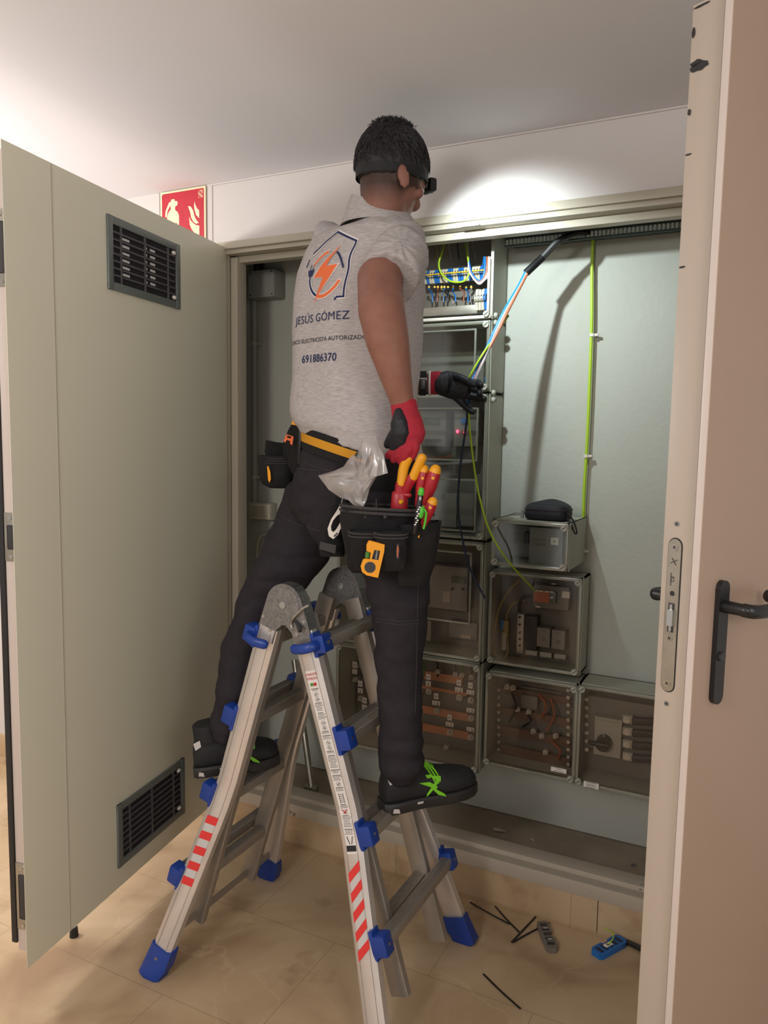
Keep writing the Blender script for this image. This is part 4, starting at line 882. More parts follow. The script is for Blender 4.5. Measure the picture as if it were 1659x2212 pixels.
for px, py in ((1280, 724), (1267, 985), (1259, 1190)):
    q = at(px, py, 2.61); m = MB(); m.cyl(q-Z*0.005, q+Z*0.005, 0.0095, 14); m.obox(q+X*0.012, X, Y, Z, 0.014, 0.010, 0.008, 0.002); obj('cable_clip', m, 'white', e_)
# junction box, conduit and small socket on the left of the recess
p, q = at(541, 585, 2.55), at(592, 640, 2.55)
m = MB(); m.box((p.x-0.012, 2.55, q.z), (q.x, BACK, p.z), 0.006); jb = obj('junction_box', m, 'conduit'); tag(jb, 'grey square junction box at the top left of the recess', 'junction box')
m = MB()
for x in (p.x, q.x-0.01):
    for z in (q.z+0.01, p.z-0.01): m.cyl((x, 2.55, z), (x, 2.548, z), 0.003, 8)
obj('corner_screw', m, 'darkp', jb)
m = MB(); m.cyl((p.x+0.01, 2.59, p.z+0.05), (p.x+0.01, 2.59, p.z-0.002), 0.02, 14); obj('cable_gland', m, 'blackp', jb)
a, b = at(549, 648, 2.60), at(549, 1088, 2.60)
m = MB(); m.cyl((a.x, 2.60, a.z+0.02), (a.x, 2.60, b.z), 0.0115, 16); cd = obj('conduit_pipe', m, 'conduit'); tag(cd, 'straight grey conduit pipe between the junction box and the square socket', 'pipe')
for py in (742, 1030):
    q = at(549, py, 2.60); m = MB(); m.cyl((a.x, 2.60, q.z-0.006), (a.x, 2.60, q.z+0.006), 0.0145, 16); m.box((a.x-0.02, 2.60, q.z-0.006), (a.x+0.02, BACK, q.z+0.006), 0.002); m.box((a.x+0.012, 2.594, q.z-0.004), (a.x+0.024, 2.606, q.z+0.004)); obj('pipe_clip', m, 'encl', cd)
p, q = at(530, 1085, 2.575), at(582, 1125, 2.575)
m = MB(); m.box((p.x, 2.585, q.z), (q.x, BACK, p.z), 0.004); so = obj('surface_socket', m, 'encl'); tag(so, 'small beige surface switch box at the foot of the conduit pipe', 'switch')
m = MB(); m.box((p.x+0.020, 2.578, q.z+0.005), (q.x-0.003, 2.586, p.z-0.005), 0.003); g = obj('switch_frame', m, 'cream', so)
m = MB(); m.box((p.x+0.027, 2.575, q.z+0.011), (q.x-0.010, 2.580, p.z-0.011), 0.002); obj('rocker', m, 'frame', g)
hs = wire(None, 'cable_hose', 'frame', [at(600, 1151, 2.61), at(585, 1152, 2.61), at(566, 1156, 2.61), at(557, 1170, 2.61), at(555, 1200, 2.61), at(560, 1260, 2.61), at(562, 1330, 2.61), at(560, 1420, 2.61)], 0.008)
tag(hs, 'thin grey hose curving down the recess wall below the switch box', 'hose')
a = at(652, 1545, 2.52); b = atz(673, 1702, RZ+0.012); m = MB(); m.cyl(b, a+(a-b)*0.8, 0.012, 14); st = obj('metal_pipe', m, 'steel'); 
m = MB(); m.cyl(b-X*0.026, b+X*0.026, 0.012, 14); obj('pipe_foot', m, 'steel', st); tag(st, 'thin metal pole standing on the recess floor behind the ladder', 'pole')
# pouch on the small meter box
bxA = rect_at((1062, 1122), (1224, 1236), y1_); zt_ = bxA[3]+0.002
c = at(1184, 1100, 2.46); c.z = zt_; m = MB()
prof = [(-0.062, -0.045), (0.060, -0.050), (0.068, 0.03), (0.0, 0.062), (-0.066, 0.03)]
def rr(scale, z, k=1.0): 
    P = smooth([V((c.x+x*scale, c.y+y*scale*k, z+ (0.012 if (abs(x) < .01) else 0)*(z > zt_+0.03))) for x, y in prof+prof[:1]], 6)[:-1]; return P
m.rings([rr(0.90, zt_+0.001), rr(1.0, zt_+0.006), rr(1.03, zt_+0.022), rr(0.97, zt_+0.044), rr(0.86, zt_+0.050)])
po = obj('zip_pouch', m, 'pouch', ang=50)
m = MB(); P = rr(1.03, zt_+0.034); P.append(P[0])
for a, b in zip(P, P[1:]): m.cyl(a, b, 0.0016, 6)
obj('zip', m, 'piping', po)
wire(po, 'wrist_strap', 'strap', [c+V((0.060, -0.03, 0.028)), c+V((0.080, -0.045, 0.022)), c+V((0.098, -0.05, -0.004)), c+V((0.106, -0.05, -0.03)), c+V((0.100, -0.05, -0.034)), c+V((0.086, -0.048, -0.004)), c+V((0.066, -0.035, 0.015))], 0.0026)
tag(po, 'black zipped nylon pouch lying on top of the small meter box', 'pouch')
q = at(1128, 1113, 2.47); m = MB(); m.cyl((q.x, q.y, zt_), (q.x, q.y, zt_+0.018), 0.006, 14); m.cyl((q.x, q.y, zt_+0.018), (q.x, q.y, zt_+0.024), 0.0048, 14)
g = obj('cable_fitting', m, 'conduit'); tag(g, 'tiny grey cylindrical fitting beside the pouch on the small meter box', 'fitting')

# ------------------------------------------------------------------ things on the floor
def ztie(px0, py0, px1, py1, label, bend=0.0, grp='cut black cable ties on the floor'):
    a, b = atz(px0, py0, 0.0035), atz(px1, py1, 0.0035); mdl = (a+b)/2 + (b-a).cross(Z).normalized()*bend
    m = MB(); P = smooth([a, mdl, b], 6); m.chain([(p, 0.0030, 0.0018) for p in P], side=(b-a).cross(Z), n=8, dome=False); o = obj('cable_tie', m, 'blackp'); tag(o, label, 'cable tie', grp)
ztie(1016, 1949, 1100, 1996, 'black plastic tie strip lying nearest the blue rear ladder foot', 0.002)
ztie(1070, 1958, 1121, 2013, 'black tie strip crossing the end of the strip by the ladder foot', 0.002)
ztie(1105, 2035, 1157, 1980, 'left arm of the V of two black tie strips beside the grey terminal', 0.0)
ztie(1108, 2035, 1186, 1994, 'right arm of the V, touching the grey terminal', -0.002)
ztie(1044, 2104, 1124, 2179, 'lone black tie strip lying nearest the camera on the bare floor', 0.002)
def floor_terminal(a, b, width, colr, label, extra):
    p, q = atz(a[0], a[1], 0.0), atz(b[0], b[1], 0.0); d = (q-p).normalized(); s = Z.cross(d); L = (q-p).length; h = 0.016
    m = MB(); poly = [(0, -width*.35), (L*.08, -width*.5), (L*.9, -width*.5), (L, -width*.3), (L, width*.3), (L*.9, width*.5), (L*.62, width*.5), (L*.58, width*.3), (L*.42, width*.3), (L*.38, width*.5), (L*.08, width*.5), (0, width*.35)]
    m.prism(poly, p+Z*0.0005, d, s, Z, h); o = obj('din_rail_terminal', m, colr)
    m = MB()
    for k in range(5): m.obox(p+d*L*(0.15+0.17*k)+Z*(h+0.001), d, s, Z, L*0.09, width*0.6, 0.002, 0.0006)
    obj('clamp_cell', m, 'darkp' if colr == 'cardgrey' else 'wnavy', o)
    if extra:
        m = MB(); c = p+d*L*0.45+Z*(h+0.0028); m.obox(c, d, s, Z, 0.030, 0.014, 0.001); g = obj('paper_tag', m, 'tag', o)
        m = MB(); m.obox(c+Z*0.0007, d, s, Z, 0.008, 0.007, 0.0004); obj('printed_mark', m, 'ink', g)
        wire(o, 'wire_stub', 'wyg', [c+Z*0.001, c+V((0.012, 0.010, 0.018)), c+V((0.004, 0.032, 0.022)), c+V((-0.022, 0.052, 0.012))], 0.0018)
    else:
        m = MB()
        for k in (0.3, 0.7): m.cyl(p+d*L*k-s*0.006+Z*(h+.003), p+d*L*k+s*0.008+Z*(h+.003), 0.0022, 8)
        obj('metal_clamp', m, 'chrome', o)
    tag(o, label, 'terminal block', 'loose terminal blocks on the floor')
floor_terminal((1170, 2000), (1194, 2060), 0.036, 'cardgrey', 'grey terminal block lying on the floor beside the black tie strips', False)
floor_terminal((1286, 2068), (1345, 2036), 0.042, 'tblue', 'blue terminal block with paper tag and wire stub on the floor by the right door', True)
a, b = atz(1335, 2026, 0.008), atz(1420, 2064, 0.008); m = MB(); m.chain([(a, 0.007, 0.005), (a*.8+b*.2, 0.009, 0.006), (b, 0.006, 0.005)], side=X, n=12); g = obj('side_cutter', m, 'darkp')
m = MB(); m.chain([(a+(b-a)*.12+V((0.01, -0.008, 0)), 0.005, 0.004), (b+V((0.02, -0.02, 0)), 0.005, 0.004)], side=X, n=10); obj('second_arm', m, 'blackp', g); tag(g, 'dark slim tool lying behind the blue terminal, half hidden by the right door', 'tool')
q = atz(160, 2022, 0.0); m = MB(); m.cyl(q, q+Z*0.028, 0.013, 18, 0.011); g = obj('door_stop', m, 'black'); m = MB(); m.cyl(q+Z*0.028, q+Z*0.031, 0.007, 14); obj('stop_screw', m, 'chrome', g); tag(g, 'small black rubber door stop on the floor under the left door', 'door stop')
rs = random.Random(9)
for k, (px, py, sz, lb) in enumerate(((1078, 1795, 0.030, 'larger crumpled paper scrap lying on the recess floor'), (1150, 1816, 0.010, 'small pale crumb to the right of the paper scrap on the recess floor'), (1370, 1871, 0.012, 'tiny dark shred on the recess floor beside the right door'))):
    q = atz(px, py, RZ); m = MB(); n_ = 9; P = [q+V((sz*rs.uniform(.5, 1)*math.cos(2*PI*i/n_), sz*.5*rs.uniform(.5, 1)*math.sin(2*PI*i/n_), rs.uniform(0.001, 0.006))) for i in range(n_)]
    top = m.bm.verts.new(q+Z*0.009); vs_ = [m.bm.verts.new(p) for p in P]; bt = m.bm.verts.new(q+Z*0.0005)
    for i in range(n_): m.bm.faces.new((vs_[i], vs_[(i+1) % n_], top)); m.bm.faces.new((vs_[(i+1) % n_], vs_[i], bt))
    tag(obj('paper_scrap', m, 'paper' if k < 2 else 'darkp'), lb, 'scrap', 'scraps on the recess floor')
# ------------------------------------------------------------------ the electrician
ta = math.radians(15); F = V((math.sin(ta), math.cos(ta), 0)); RB = V((math.cos(ta), -math.sin(ta), 0))
def mpp(y, px=760, py=1000): d = ray(px, py); return (y/d.y)/FPX            # metres per pixel at depth y
torso = [ # py, left px, right px, depth y, half-depth ratio, tilt
 (460, 786, 856, 1.855, 0.85, 0), (473, 774, 866, 1.855, 0.82, 0), (484, 750, 882, 1.855, 0.70, 0), (496, 712, 896, 1.855, 0.60, 0), (508, 684, 903, 1.850, 0.60, 0), (540, 664, 905, 1.845, 0.62, 0), (590, 646, 905, 1.84, 0.66, 0),
 (650, 638, 904, 1.83, 0.70, 0), (710, 634, 902, 1.82, 0.70, 0), (770, 634, 898, 1.81, 0.70, 0.02), (830, 633, 893, 1.80, 0.70, 0.05), (880, 628, 893, 1.795, 0.70, 0.10), (915, 630, 900, 1.79, 0.71, 0.16), (950, 642, 908, 1.785, 0.72, 0.22), (972, 650, 908, 1.785, 0.72, 0.26)]
def torso_ring(row, k=1.0, n=40, dz=0.0):
    py, L, R, y, q, tilt = row; c = at((L+R)/2, py, y); hw = (R-L)/2*mpp(y)
    a = hw/math.sqrt((math.cos(math.radians(44.4)))**2+(q*math.sin(math.radians(44.4)))**2); b = a*q; out = []
    for i in range(n):
        t = 2*PI*i/n; co, si = math.cos(t), math.sin(t); e = 0.88
        p = c + RB*(a*k*math.copysign(abs(co)**e, co)) + F*(b*k*math.copysign(abs(si)**e, si)); lat = (p-c).dot(r0); out.append(p + Z*(dz-lat*tilt))
    return out
def torso_center(z):
    rows = [((at((r[1]+r[2])/2, r[0], r[3])), r) for r in torso]
    for (a, ra), (b, rb) in zip(rows, rows[1:]):
        if b.z <= z <= a.z: t = (a.z-z)/(a.z-b.z); return a.lerp(b, t)
    return rows[-1][0]
Hc = at(850, 362, 1.86); ha = math.radians(30); hp = math.radians(22)
FH = V((math.sin(ha), math.cos(ha), 0)); RH = V((math.cos(ha), -math.sin(ha), 0)); FP = FH*math.cos(hp)-Z*math.sin(hp); UP = Z*math.cos(hp)+FH*math.sin(hp)
def hd(r, f, u): return Hc + RH*r + FP*f + UP*u
RA = [(at(862, 560, 1.765), 0.050), (at(820, 604, 1.67), 0.055), (at(824, 672, 1.60), 0.054), (at(838, 740, 1.575), 0.049), (at(855, 812, 1.59), 0.037), (at(870, 872, 1.61), 0.027), (at(874, 895, 1.61), 0.026)]
LA = [(at(725, 575, 1.93), 0.048), (at(742, 660, 1.98), 0.050), (at(770, 770, 2.05), 0.045), (at(825, 822, 2.13), 0.040), (at(880, 828, 2.17), 0.035), (at(925, 828, 2.20), 0.030)]
RL = [(at(826, 1085, 1.745), 0.104), (at(852, 1200, 1.735), 0.088), (at(862, 1300, 1.735), 0.074), (at(862, 1380, 1.74), 0.064), (at(864, 1480, 1.75), 0.058), (at(866, 1570, 1.755), 0.057), (at(868, 1640, 1.76), 0.057)]
LL = [(at(692, 1085, 1.85), 0.108), (at(655, 1160, 1.83), 0.096), (at(608, 1240, 1.79), 0.078), (at(560, 1315, 1.76), 0.068), (at(530, 1400, 1.735), 0.062), (at(512, 1480, 1.715), 0.056), (at(496, 1560, 1.70), 0.047)]
m = MB()
m.ell(Hc+Z*0.002, (RH, FH, Z), (0.078, 0.094, 0.098), 28)
m.ell(hd(0, 0.020, -0.055), (RH, FP, UP), (0.060, 0.068, 0.072), 24); m.ell(hd(0, 0.045, -0.095), (RH, FP, UP), (0.038, 0.042, 0.032), 18)
m.ell(hd(0, 0.078, -0.010), (RH, FP, UP), (0.048, 0.018, 0.014), 16)
m.chain([(hd(0, 0.085, -0.022), 0.008), (hd(0, 0.104, -0.048), 0.011), (hd(0, 0.098, -0.056), 0.012)], side=RH, n=14)
m.ell(hd(0, 0.083, -0.076), (RH, FP, UP), (0.020, 0.010, 0.006), 12); m.ell(hd(0, 0.081, -0.087), (RH, FP, UP), (0.018, 0.010, 0.006), 12)
for s in (-1, 1):
    e = hd(0.077*s, -0.004, -0.054); m.ell(e+RH*s*0.006, (RH*s*0.9-FH*0.42, FH*0.9+RH*s*0.42, Z*1.0+FH*-.12), (0.006, 0.017, 0.032), 18); m.ell(e+RH*s*0.004-FH*0.006+Z*0.006, (RH*s*0.9-FH*0.42, FH*0.9+RH*s*0.42, Z), (0.009, 0.012, 0.020), 14)
    m.ell(hd(0.045*s, 0.068, -0.045), (RH, FP, UP), (0.018, 0.016, 0.016), 14)
nb = at(824, 470, 1.85)
m.chain([(Hc-Z*0.03-FH*0.022, 0.068, 0.070), (Hc-Z*0.065-FH*0.026, 0.063, 0.066), (Hc-Z*0.10-FH*0.028, 0.059), (nb, 0.064), (nb-Z*0.045, 0.062)], side=RB)
m.rings([torso_ring(r, 0.80) for r in torso[4:]]); m.rings([torso_ring(torso[-1], 0.80, dz=0.03), torso_ring(torso[-1], 0.80, dz=-0.10)])
m.chain(RA, side=F); m.chain(LA, side=F)
for LG in (RL, LL): m.chain([(p, r*0.8) for p, r in LG], side=F)
# glove-covered hands inside the gloves
m.chain([(LA[-1][0], 0.026), (at(958, 830, 2.21), 0.020)], side=Z); m.chain([(RA[-1][0], 0.024), (at(880, 915, 1.60), 0.014)], side=F)
person = blob('person', m, 0.006, 'skin', it=4)
tag(person, 'electrician in grey polo shirt and dark trousers straddling the ladder, reaching into the recess', 'person')
me = person.data; at_ = me.attributes.new('hair', 'FLOAT', 'POINT'); mw = person.matrix_world
for i, v in enumerate(me.vertices):
    p = mw @ v.co - Hc; f = p.dot(FH); r = abs(p.dot(RH)); zz = p.z
    top = -0.060; bot = -0.114 if f < -0.02 else -0.114 + (f+0.02)*1.5
    h = max(0, min(1, (zz-bot)/(top-bot))) if bot < top-0.004 else float(zz > top)
    if f > 0.035: h *= max(0, 1-(f-0.035)/0.02)
    if r > 0.078 and f > -0.05 and zz < -0.02: h = 0.0
    at_.data[i].value = h*0.92
# eyes and brows
m = MB()
for s in (-1, 1): m.ell(hd(0.031*s, 0.081, -0.026), (RH, FP, UP), (0.012, 0.009, 0.006), 14)
ey = obj('eye', m, 'eye', person); m = MB()
for s in (-1, 1): m.ell(hd(0.031*s, 0.0895, -0.027), (RH, FP, UP), (0.005, 0.002, 0.005), 12)
obj('iris', m, 'blackp', ey)
m = MB()
for s in (-1, 1): m.chain([(hd(0.016*s, 0.093, -0.010), 0.003), (hd(0.032*s, 0.092, -0.006), 0.0036), (hd(0.048*s, 0.080, -0.010), 0.0026)], side=UP, n=8)
obj('eyebrow', m, 'hair', person)
# hair: a cap of short hair, longer on the crown
m = MB(); rs_ = []
for k in range(14):
    t = k/13; u = -0.038 + 0.147*t; q = math.sqrt(max(0.0, 1-(max(u, 0)/0.111)**2)) if u > 0 else 1.0; q = max(q, 0.12)
    rs_.append([Hc + Z*u - FH*0.004 + RH*((0.0785+0.0035*min(1, t*3))*q*math.cos(a)) + FH*((0.0945+0.0045*min(1, t*3))*q*math.sin(a)) for a in [2*PI*i/36 for i in range(36)]])
m.rings(rs_); rs = random.Random(4)
for k in range(70):
    a = rs.uniform(0, 2*PI); q = rs.uniform(0.1, 0.75); b = Hc+RH*0.070*q*math.cos(a)+FH*(0.085*q*math.sin(a))+Z*(0.111*math.sqrt(1-q*q)-0.006)
    m.chain([(b, 0.008), (b+Z*rs.uniform(0.004, 0.016)-FH*rs.uniform(-0.008, 0.014), 0.0035)], side=RH, n=8)
hair = blob('hair', m, 0.0035, 'hair', person, it=2, disp=lambda p, n: 0.003*noise.noise(V((p.x*70, p.y*70, p.z*22))))
m = MB(); rs = random.Random(21)                      # short strands lying over the cap and a lifted tuft on the crown
def hs(a, u): q = math.sqrt(max(0.02, 1-(max(u, 0)/0.112)**2)); return Hc + Z*u - FH*0.004 + RH*0.0838*q*math.cos(a) + FH*0.1012*q*math.sin(a)
for k in range(2600):
    a = rs.uniform(0, 2*PI); u = 0.111*math.sqrt(rs.uniform(0, 1)) - rs.uniform(0, 0.012); L_ = rs.uniform(0.012, 0.028); da = rs.uniform(-0.22, 0.22)+0.10
    if u < -0.010: continue
    r_ = rs.uniform(0.0006, 0.0012); lift = rs.uniform(0.0, 0.004)
    if u > 0.092: e = V((rs.uniform(-1, 1), rs.uniform(-1, 1), rs.uniform(0.2, 1.2))).normalized(); P = [hs(a, u), hs(a, u)+e*0.007+Z*0.002, hs(a, u)+e*0.014+RH*rs.uniform(-0.004, 0.004)]
    else:
        n_ = (hs(a, u)-Hc).normalized(); P = [hs(a, u), hs(a+da*.5, max(-0.014, u-L_*.5))+n_*(0.0015+lift*.5), hs(a+da, max(-0.016, u-L_))+n_*lift]
    m.chain([(P[0], r_*1.4), (P[1], r_*1.2), (P[2], r_*0.3)], side=FH, n=4, dome=False)
obj('hair_strand_layer', m, 'hair', hair)
# trousers
def fold(p, n):
    q = V((p.x*7, p.y*7, p.z*13)); w_ = noise.noise(q)+0.5*noise.noise(q*2.3)
    b = 0.009*w_ + 0.003*noise.noise(V((p.x*14, p.y*14, p.z*30)))
    if p.z < 0.80: b += 0.005*noise.noise(V((p.x*6+3, p.y*6, p.z*34)))
    if 1.08 < p.z < 1.2: b += 0.005*noise.noise(V((p.x*4+3, p.y*4, p.z*40)))
    return b
m = MB(); m.chain(RL[:1]+RL, side=F, dome=True) if False else m.chain(RL, side=F, n=26); m.chain(LL, side=F, n=26)
pel = [(930, 668, 886, 1.785, 0.74, 0.20), (985, 660, 890, 1.785, 0.76, 0.22), (1040, 640, 900, 1.785, 0.80, 0.1), (1095, 632, 905, 1.79, 0.80, 0), (1130, 640, 900, 1.79, 0.7, 0)]
m.rings([torso_ring(r) for r in pel]); m.ell(at(745, 1120, 1.74), (RB, F, Z), (0.10, 0.10, 0.09), 20)
# bagging at the cuff
m.chain([(at(868, 1600, 1.757), 0.061), (at(869, 1645, 1.76), 0.0615), (at(869, 1655, 1.76), 0.058)], side=F); m.chain([(at(500, 1535, 1.705), 0.053), (at(493, 1572, 1.70), 0.050)], side=F)
tr = blob('trousers', m, 0.006, 'trous', person, it=5, disp=fold)
# seams and back pocket stitching laid on the trousers
bvt = BVHTree.FromPolygons([tr.matrix_world @ v.co for v in tr.data.vertices], [p.vertices[:] for p in tr.data.polygons])
def on_surf(bvh, px, py, lift=0.001):
    d = ray(px, py).normalized(); h = bvh.ray_cast(V((0, 0, EYE)), d); 
    return h[0]+h[1]*lift if h[0] else None
m = MB()
for path in ([(642, 1012), (690, 1018), (696, 1045), (700, 1062)], [(585, 1105), (640, 1130), (700, 1150)], [(810, 1335), (862, 1342), (912, 1338)], [(812, 1342), (862, 1349), (912, 1345)], [(900, 1120), (903, 1250), (900, 1400), (896, 1560)], [(660, 1000), (700, 1015), (745, 1022)]):
    P = []
    for a, b in zip(path, path[1:]):
        for k in range(8):
            q = on_surf(bvt, a[0]+(b[0]-a[0])*k/8, a[1]+(b[1]-a[1])*k/8)
            if q: P.append(q)
    for a, b in zip(P, P[1:]):
        if (a-b).length < 0.05 and (a-b).length > 1e-4: m.cyl(a, b, 0.0011, 5)
obj('seam', m, 'piping', tr)
# polo shirt
def sfold(p, n):
    d = (p - at(864, 545, 1.77)); r = d.length; ang = math.atan2(d.z, d.dot(r0)); b = 0.0
    if r < 0.36: b += 0.0044*math.sin(ang*12+2.8*noise.noise(p*6))*max(0, 1-r/0.36)*min(1, max(0, r-0.05)/0.10)
    c = torso_center(p.z); u = (p-c).dot(RB); b += 0.0024*math.sin(u*48+3*noise.noise(V((p.x*4, p.y*4, p.z*1.5))))*(1 if p.z > 1.6 else 0.5)
    if p.z < 1.66: b += 0.008*noise.noise(V((p.x*3+p.z*7, p.y*3, p.z*26)))*min(1, (1.66-p.z)/0.08)
    return b
m = MB(); m.rings([torso_ring(r) for r in torso])
m.chain([(at(835, 528, 1.82), 0.048, 0.046), (at(862, 540, 1.79), 0.060, 0.060), (at(867, 552, 1.755), 0.072, 0.072), (at(850, 582, 1.71), 0.076, 0.072), (at(840, 600, 1.69), 0.077, 0.073)], side=V((1, 0, 0.4)), n=28, dome=False)
m.chain([(at(760, 520, 1.88), 0.050, 0.05), (at(725, 520, 1.90), 0.070, 0.06), (at(716, 570, 1.93), 0.072, 0.066), (at(722, 620, 1.96), 0.070)], side=X, n=24, dome=False)
shirt = blob('polo_shirt', m, 0.0055, 'shirt', person, it=6, disp=sfold)
# collar: a folded band round the neck, open at the throat
m = MB(); cc = at(819, 457, 1.862); outer = []; N = 40
def cring(k, h, a, b, tz=0.0, t0=-1.15, t1=4.29):
    return [cc + RB*(a*math.cos(t0+(t1-t0)*i/N)) - F*(b*math.sin(t0+(t1-t0)*i/N)) + Z*(h - tz*math.cos(t0+(t1-t0)*i/N)) for i in range(N+1)]
prof = [(0.018, 0.067, 0.068), (0.023, 0.073, 0.073), (0.012, 0.081, 0.079), (-0.030, 0.101, 0.096), (-0.040, 0.105, 0.100), (-0.038, 0.098, 0.092), (0.000, 0.074, 0.072)]
rows = [cring(0, h, a, b, 0.024*(h+0.044)/0.06) for h, a, b in prof]; n_ = len(rows)
vv = [[m.bm.verts.new(p) for p in r] for r in rows]
for i in range(n_):
    for j in range(N): m.bm.faces.new((vv[i][j], vv[i][j+1], vv[(i+1) % n_][j+1], vv[(i+1) % n_][j]))
m.bm.faces.new([v[0] for v in vv]); m.bm.faces.new([v[-1] for v in vv][::-1])
obj('collar', m, 'shirt', shirt, ang=60)
# print on the back, projected onto the cloth along the facing direction
bvs = BVHTree.FromPolygons([shirt.matrix_world @ v.co for v in shirt.data.vertices], [p.vertices[:] for p in shirt.data.polygons])
LEAN = 0.10
def back_pt(u, z, lift=0.0012):
    c = torso_center(z); o = c + RB*u - F*0.5
    h = bvs.ray_cast(o, F)
    return h[0] - F*lift if h[0] else None
def press(mb, name, matn, lift=0.0012, parent=shirt, zc0=0.0, uc=0.0):
    """mb holds a flat drawing in the X (across) / Z (up) plane; wrap it onto the back"""
    bm = mb.bm; bmesh.ops.triangulate(bm, faces=bm.faces, ngon_method='EAR_CLIP')
    for _ in range(5):
        es = [e for e in bm.edges if e.calc_length() > 0.007]
        if not es: break
        bmesh.ops.subdivide_edges(bm, edges=es, cuts=1); bmesh.ops.triangulate(bm, faces=[f for f in bm.faces if len(f.verts) > 3])
    dead = []
    for v in bm.verts:
        q = back_pt(v.co.x+uc, v.co.z+zc0, lift)
        if q is None: dead.append(v)
        else: v.co = q
    if dead: bmesh.ops.delete(bm, geom=dead, context='VERTS')
    return obj(name, mb, matn, parent)
def flat(polys):
    m = MB()
    for p in polys: m.bm.faces.new([m.bm.verts.new((a, 0, b)) for a, b in p])
    return m
zrow = lambda py, px=690: at(px, py, 1.73).z
def line(pts, w_):
    out = []
    for (a, b), (c_, d_) in zip(pts, pts[1:]):
        L = math.hypot(c_-a, d_-b); nx, nz = -(d_-b)/L*w_/2, (c_-a)/L*w_/2; ex, ez = (c_-a)/L*w_*.35, (d_-b)/L*w_*.35
        n = max(1, int(L/0.012))
        for k in range(n):
            x0, z0, x1, z1 = a-ex+(c_-a+2*ex)*k/n, b-ez+(d_-b+2*ez)*k/n, a-ex+(c_-a+2*ex)*(k+1)/n, b-ez+(d_-b+2*ez)*(k+1)/n
            out.append([(x0+nx, z0+nz), (x1+nx, z1+nz), (x1-nx, z1-nz), (x0-nx, z0-nz)])
    return out
def arc(cx_, cz_, r, a0, a1, n=10, k=1.0): return [(cx_+r*math.cos(math.radians(a0+(a1-a0)*i/n)), cz_+k*r*math.sin(math.radians(a0+(a1-a0)*i/n))) for i in range(n+1)]
zl = zrow(592, 700); UC = 0.000; UL = 0.008      # logo centre
bolt = [[(0.030, 0.068), (-0.042, -0.010), (-0.006, -0.012), (0.006, 0.014)], [(0.006, 0.014), (-0.006, -0.012), (-0.030, -0.078), (0.042, 0.016)]]
grow = lambda P, g: [(x*(1+g)+0.0, z*(1+g*0.7)) for x, z in P]
house = [(-0.082, 0.030), (-0.082, 0.046)]
press(flat(line(arc(0.0, -0.004, 0.058, 100, 150), 0.013)+line(arc(0.0, -0.004, 0.058, 192+60, 335), 0.014)+[grow(b, 0.12) for b in bolt]+line([(-0.072, 0.058), (0.0, 0.104), (0.072, 0.072), (0.072, -0.070), (0.052, -0.070)], 0.009)+line(arc(0.0, -0.004, 0.058, 183, 255), 0.012)), 'outline_print', 'wprint', 0.0014, zc0=zl, uc=UL)
press(flat(line(arc(0.0, -0.004, 0.058, 100, 150), 0.008)+line(arc(0.0, -0.004, 0.058, 252, 335), 0.009)+bolt), 'orange_logo_print', 'oprint', 0.0021, zc0=zl, uc=UL)
plug = [(-0.070, 0.013), (-0.044, 0.013), (-0.045, 0.007), (-0.049, -0.003), (-0.054, -0.006), (-0.060, -0.006), (-0.065, -0.003), (-0.069, 0.007)]
press(flat(line([(-0.075, 0.060), (0.0, 0.103), (0.072, 0.071), (0.072, -0.069), (0.054, -0.069), (0.048, -0.074)], 0.0052)+line([(-0.085, 0.025), (-0.085, 0.045)], 0.0035)+[plug]+line([(-0.063, 0.013), (-0.063, 0.027)], 0.0025)+line([(-0.051, 0.013), (-0.051, 0.027)], 0.0025)+line([(-0.057, -0.005)]+arc(0.0, -0.004, 0.058, 190, 244), 0.0065)+line(arc(0.0, -0.004, 0.058, 10, 62), 0.005)), 'navy_logo_print', 'navy', 0.0021, zc0=zl, uc=UL)
def tprint(s, py, size, nm, matn, bold, sx=1.0, uc=0.0):
    m = MB(); text_bm(m, s, (0, 0, 0), X, Z, size, sx=sx, depth=0.0, bold=bold); return press(m, nm, matn, 0.0016, zc0=zrow(py), uc=uc)
tprint('JESÚS GÓMEZ', 700, 0.0215, 'name_print', 'navy', 0.0, 1.0, UC); tprint('TÉCNICO ELECTRICISTA AUTORIZADO', 743, 0.0108, 'trade_print', 'brown', 0.0001, 1.0, UC); tprint('691886370', 786, 0.0205, 'phone_print', 'navy', 0.0003, 0.95, UC)
# gloves
y2 = 2.23
def G(px, py, dy=0.0): return at(px, py, y2+dy)
m = MB(); m.chain([(at(928, 828, 2.20), 0.034, 0.030), (at(945, 827, 2.205), 0.036, 0.030), (at(956, 828, 2.21), 0.034, 0.027), (at(964, 829, 2.215), 0.026, 0.020)], side=Z, dome=False)
gl = blob('glove', m, 0.003, 'glove_r', person, it=3, label='left glove with red cuff and black coated palm, gripping the cables'); 
m = MB()
m.chain([(at(950, 829, 2.205), 0.035, 0.031), (at(962, 829, 2.215), 0.040, 0.031), (G(976, 832), 0.042, 0.027), (G(992, 837), 0.040, 0.022), (G(1006, 841), 0.034, 0.016)], side=Z, n=20)
for pts in ([(996, 822, 0), (1016, 826, 0.010), (1034, 827, 0.005), (1039, 832, -0.015)], [(1000, 836, 0), (1020, 840, 0.012), (1037, 844, 0.004), (1036, 850, -0.018)], [(998, 850, 0), (1018, 856, 0.01), (1034, 860, 0.002), (1046, 861, -0.006)], [(986, 858, 0), (1000, 872, 0.004), (1012, 884, 0), (1021, 890, -0.008)], [(978, 812, -0.012), (996, 816, -0.026), (1012, 824, -0.034), (1024, 832, -0.030)]):
    m.chain([(G(*p), r) for p, r in zip(pts, (0.0125, 0.0118, 0.0108, 0.0095))], side=Z, n=12)
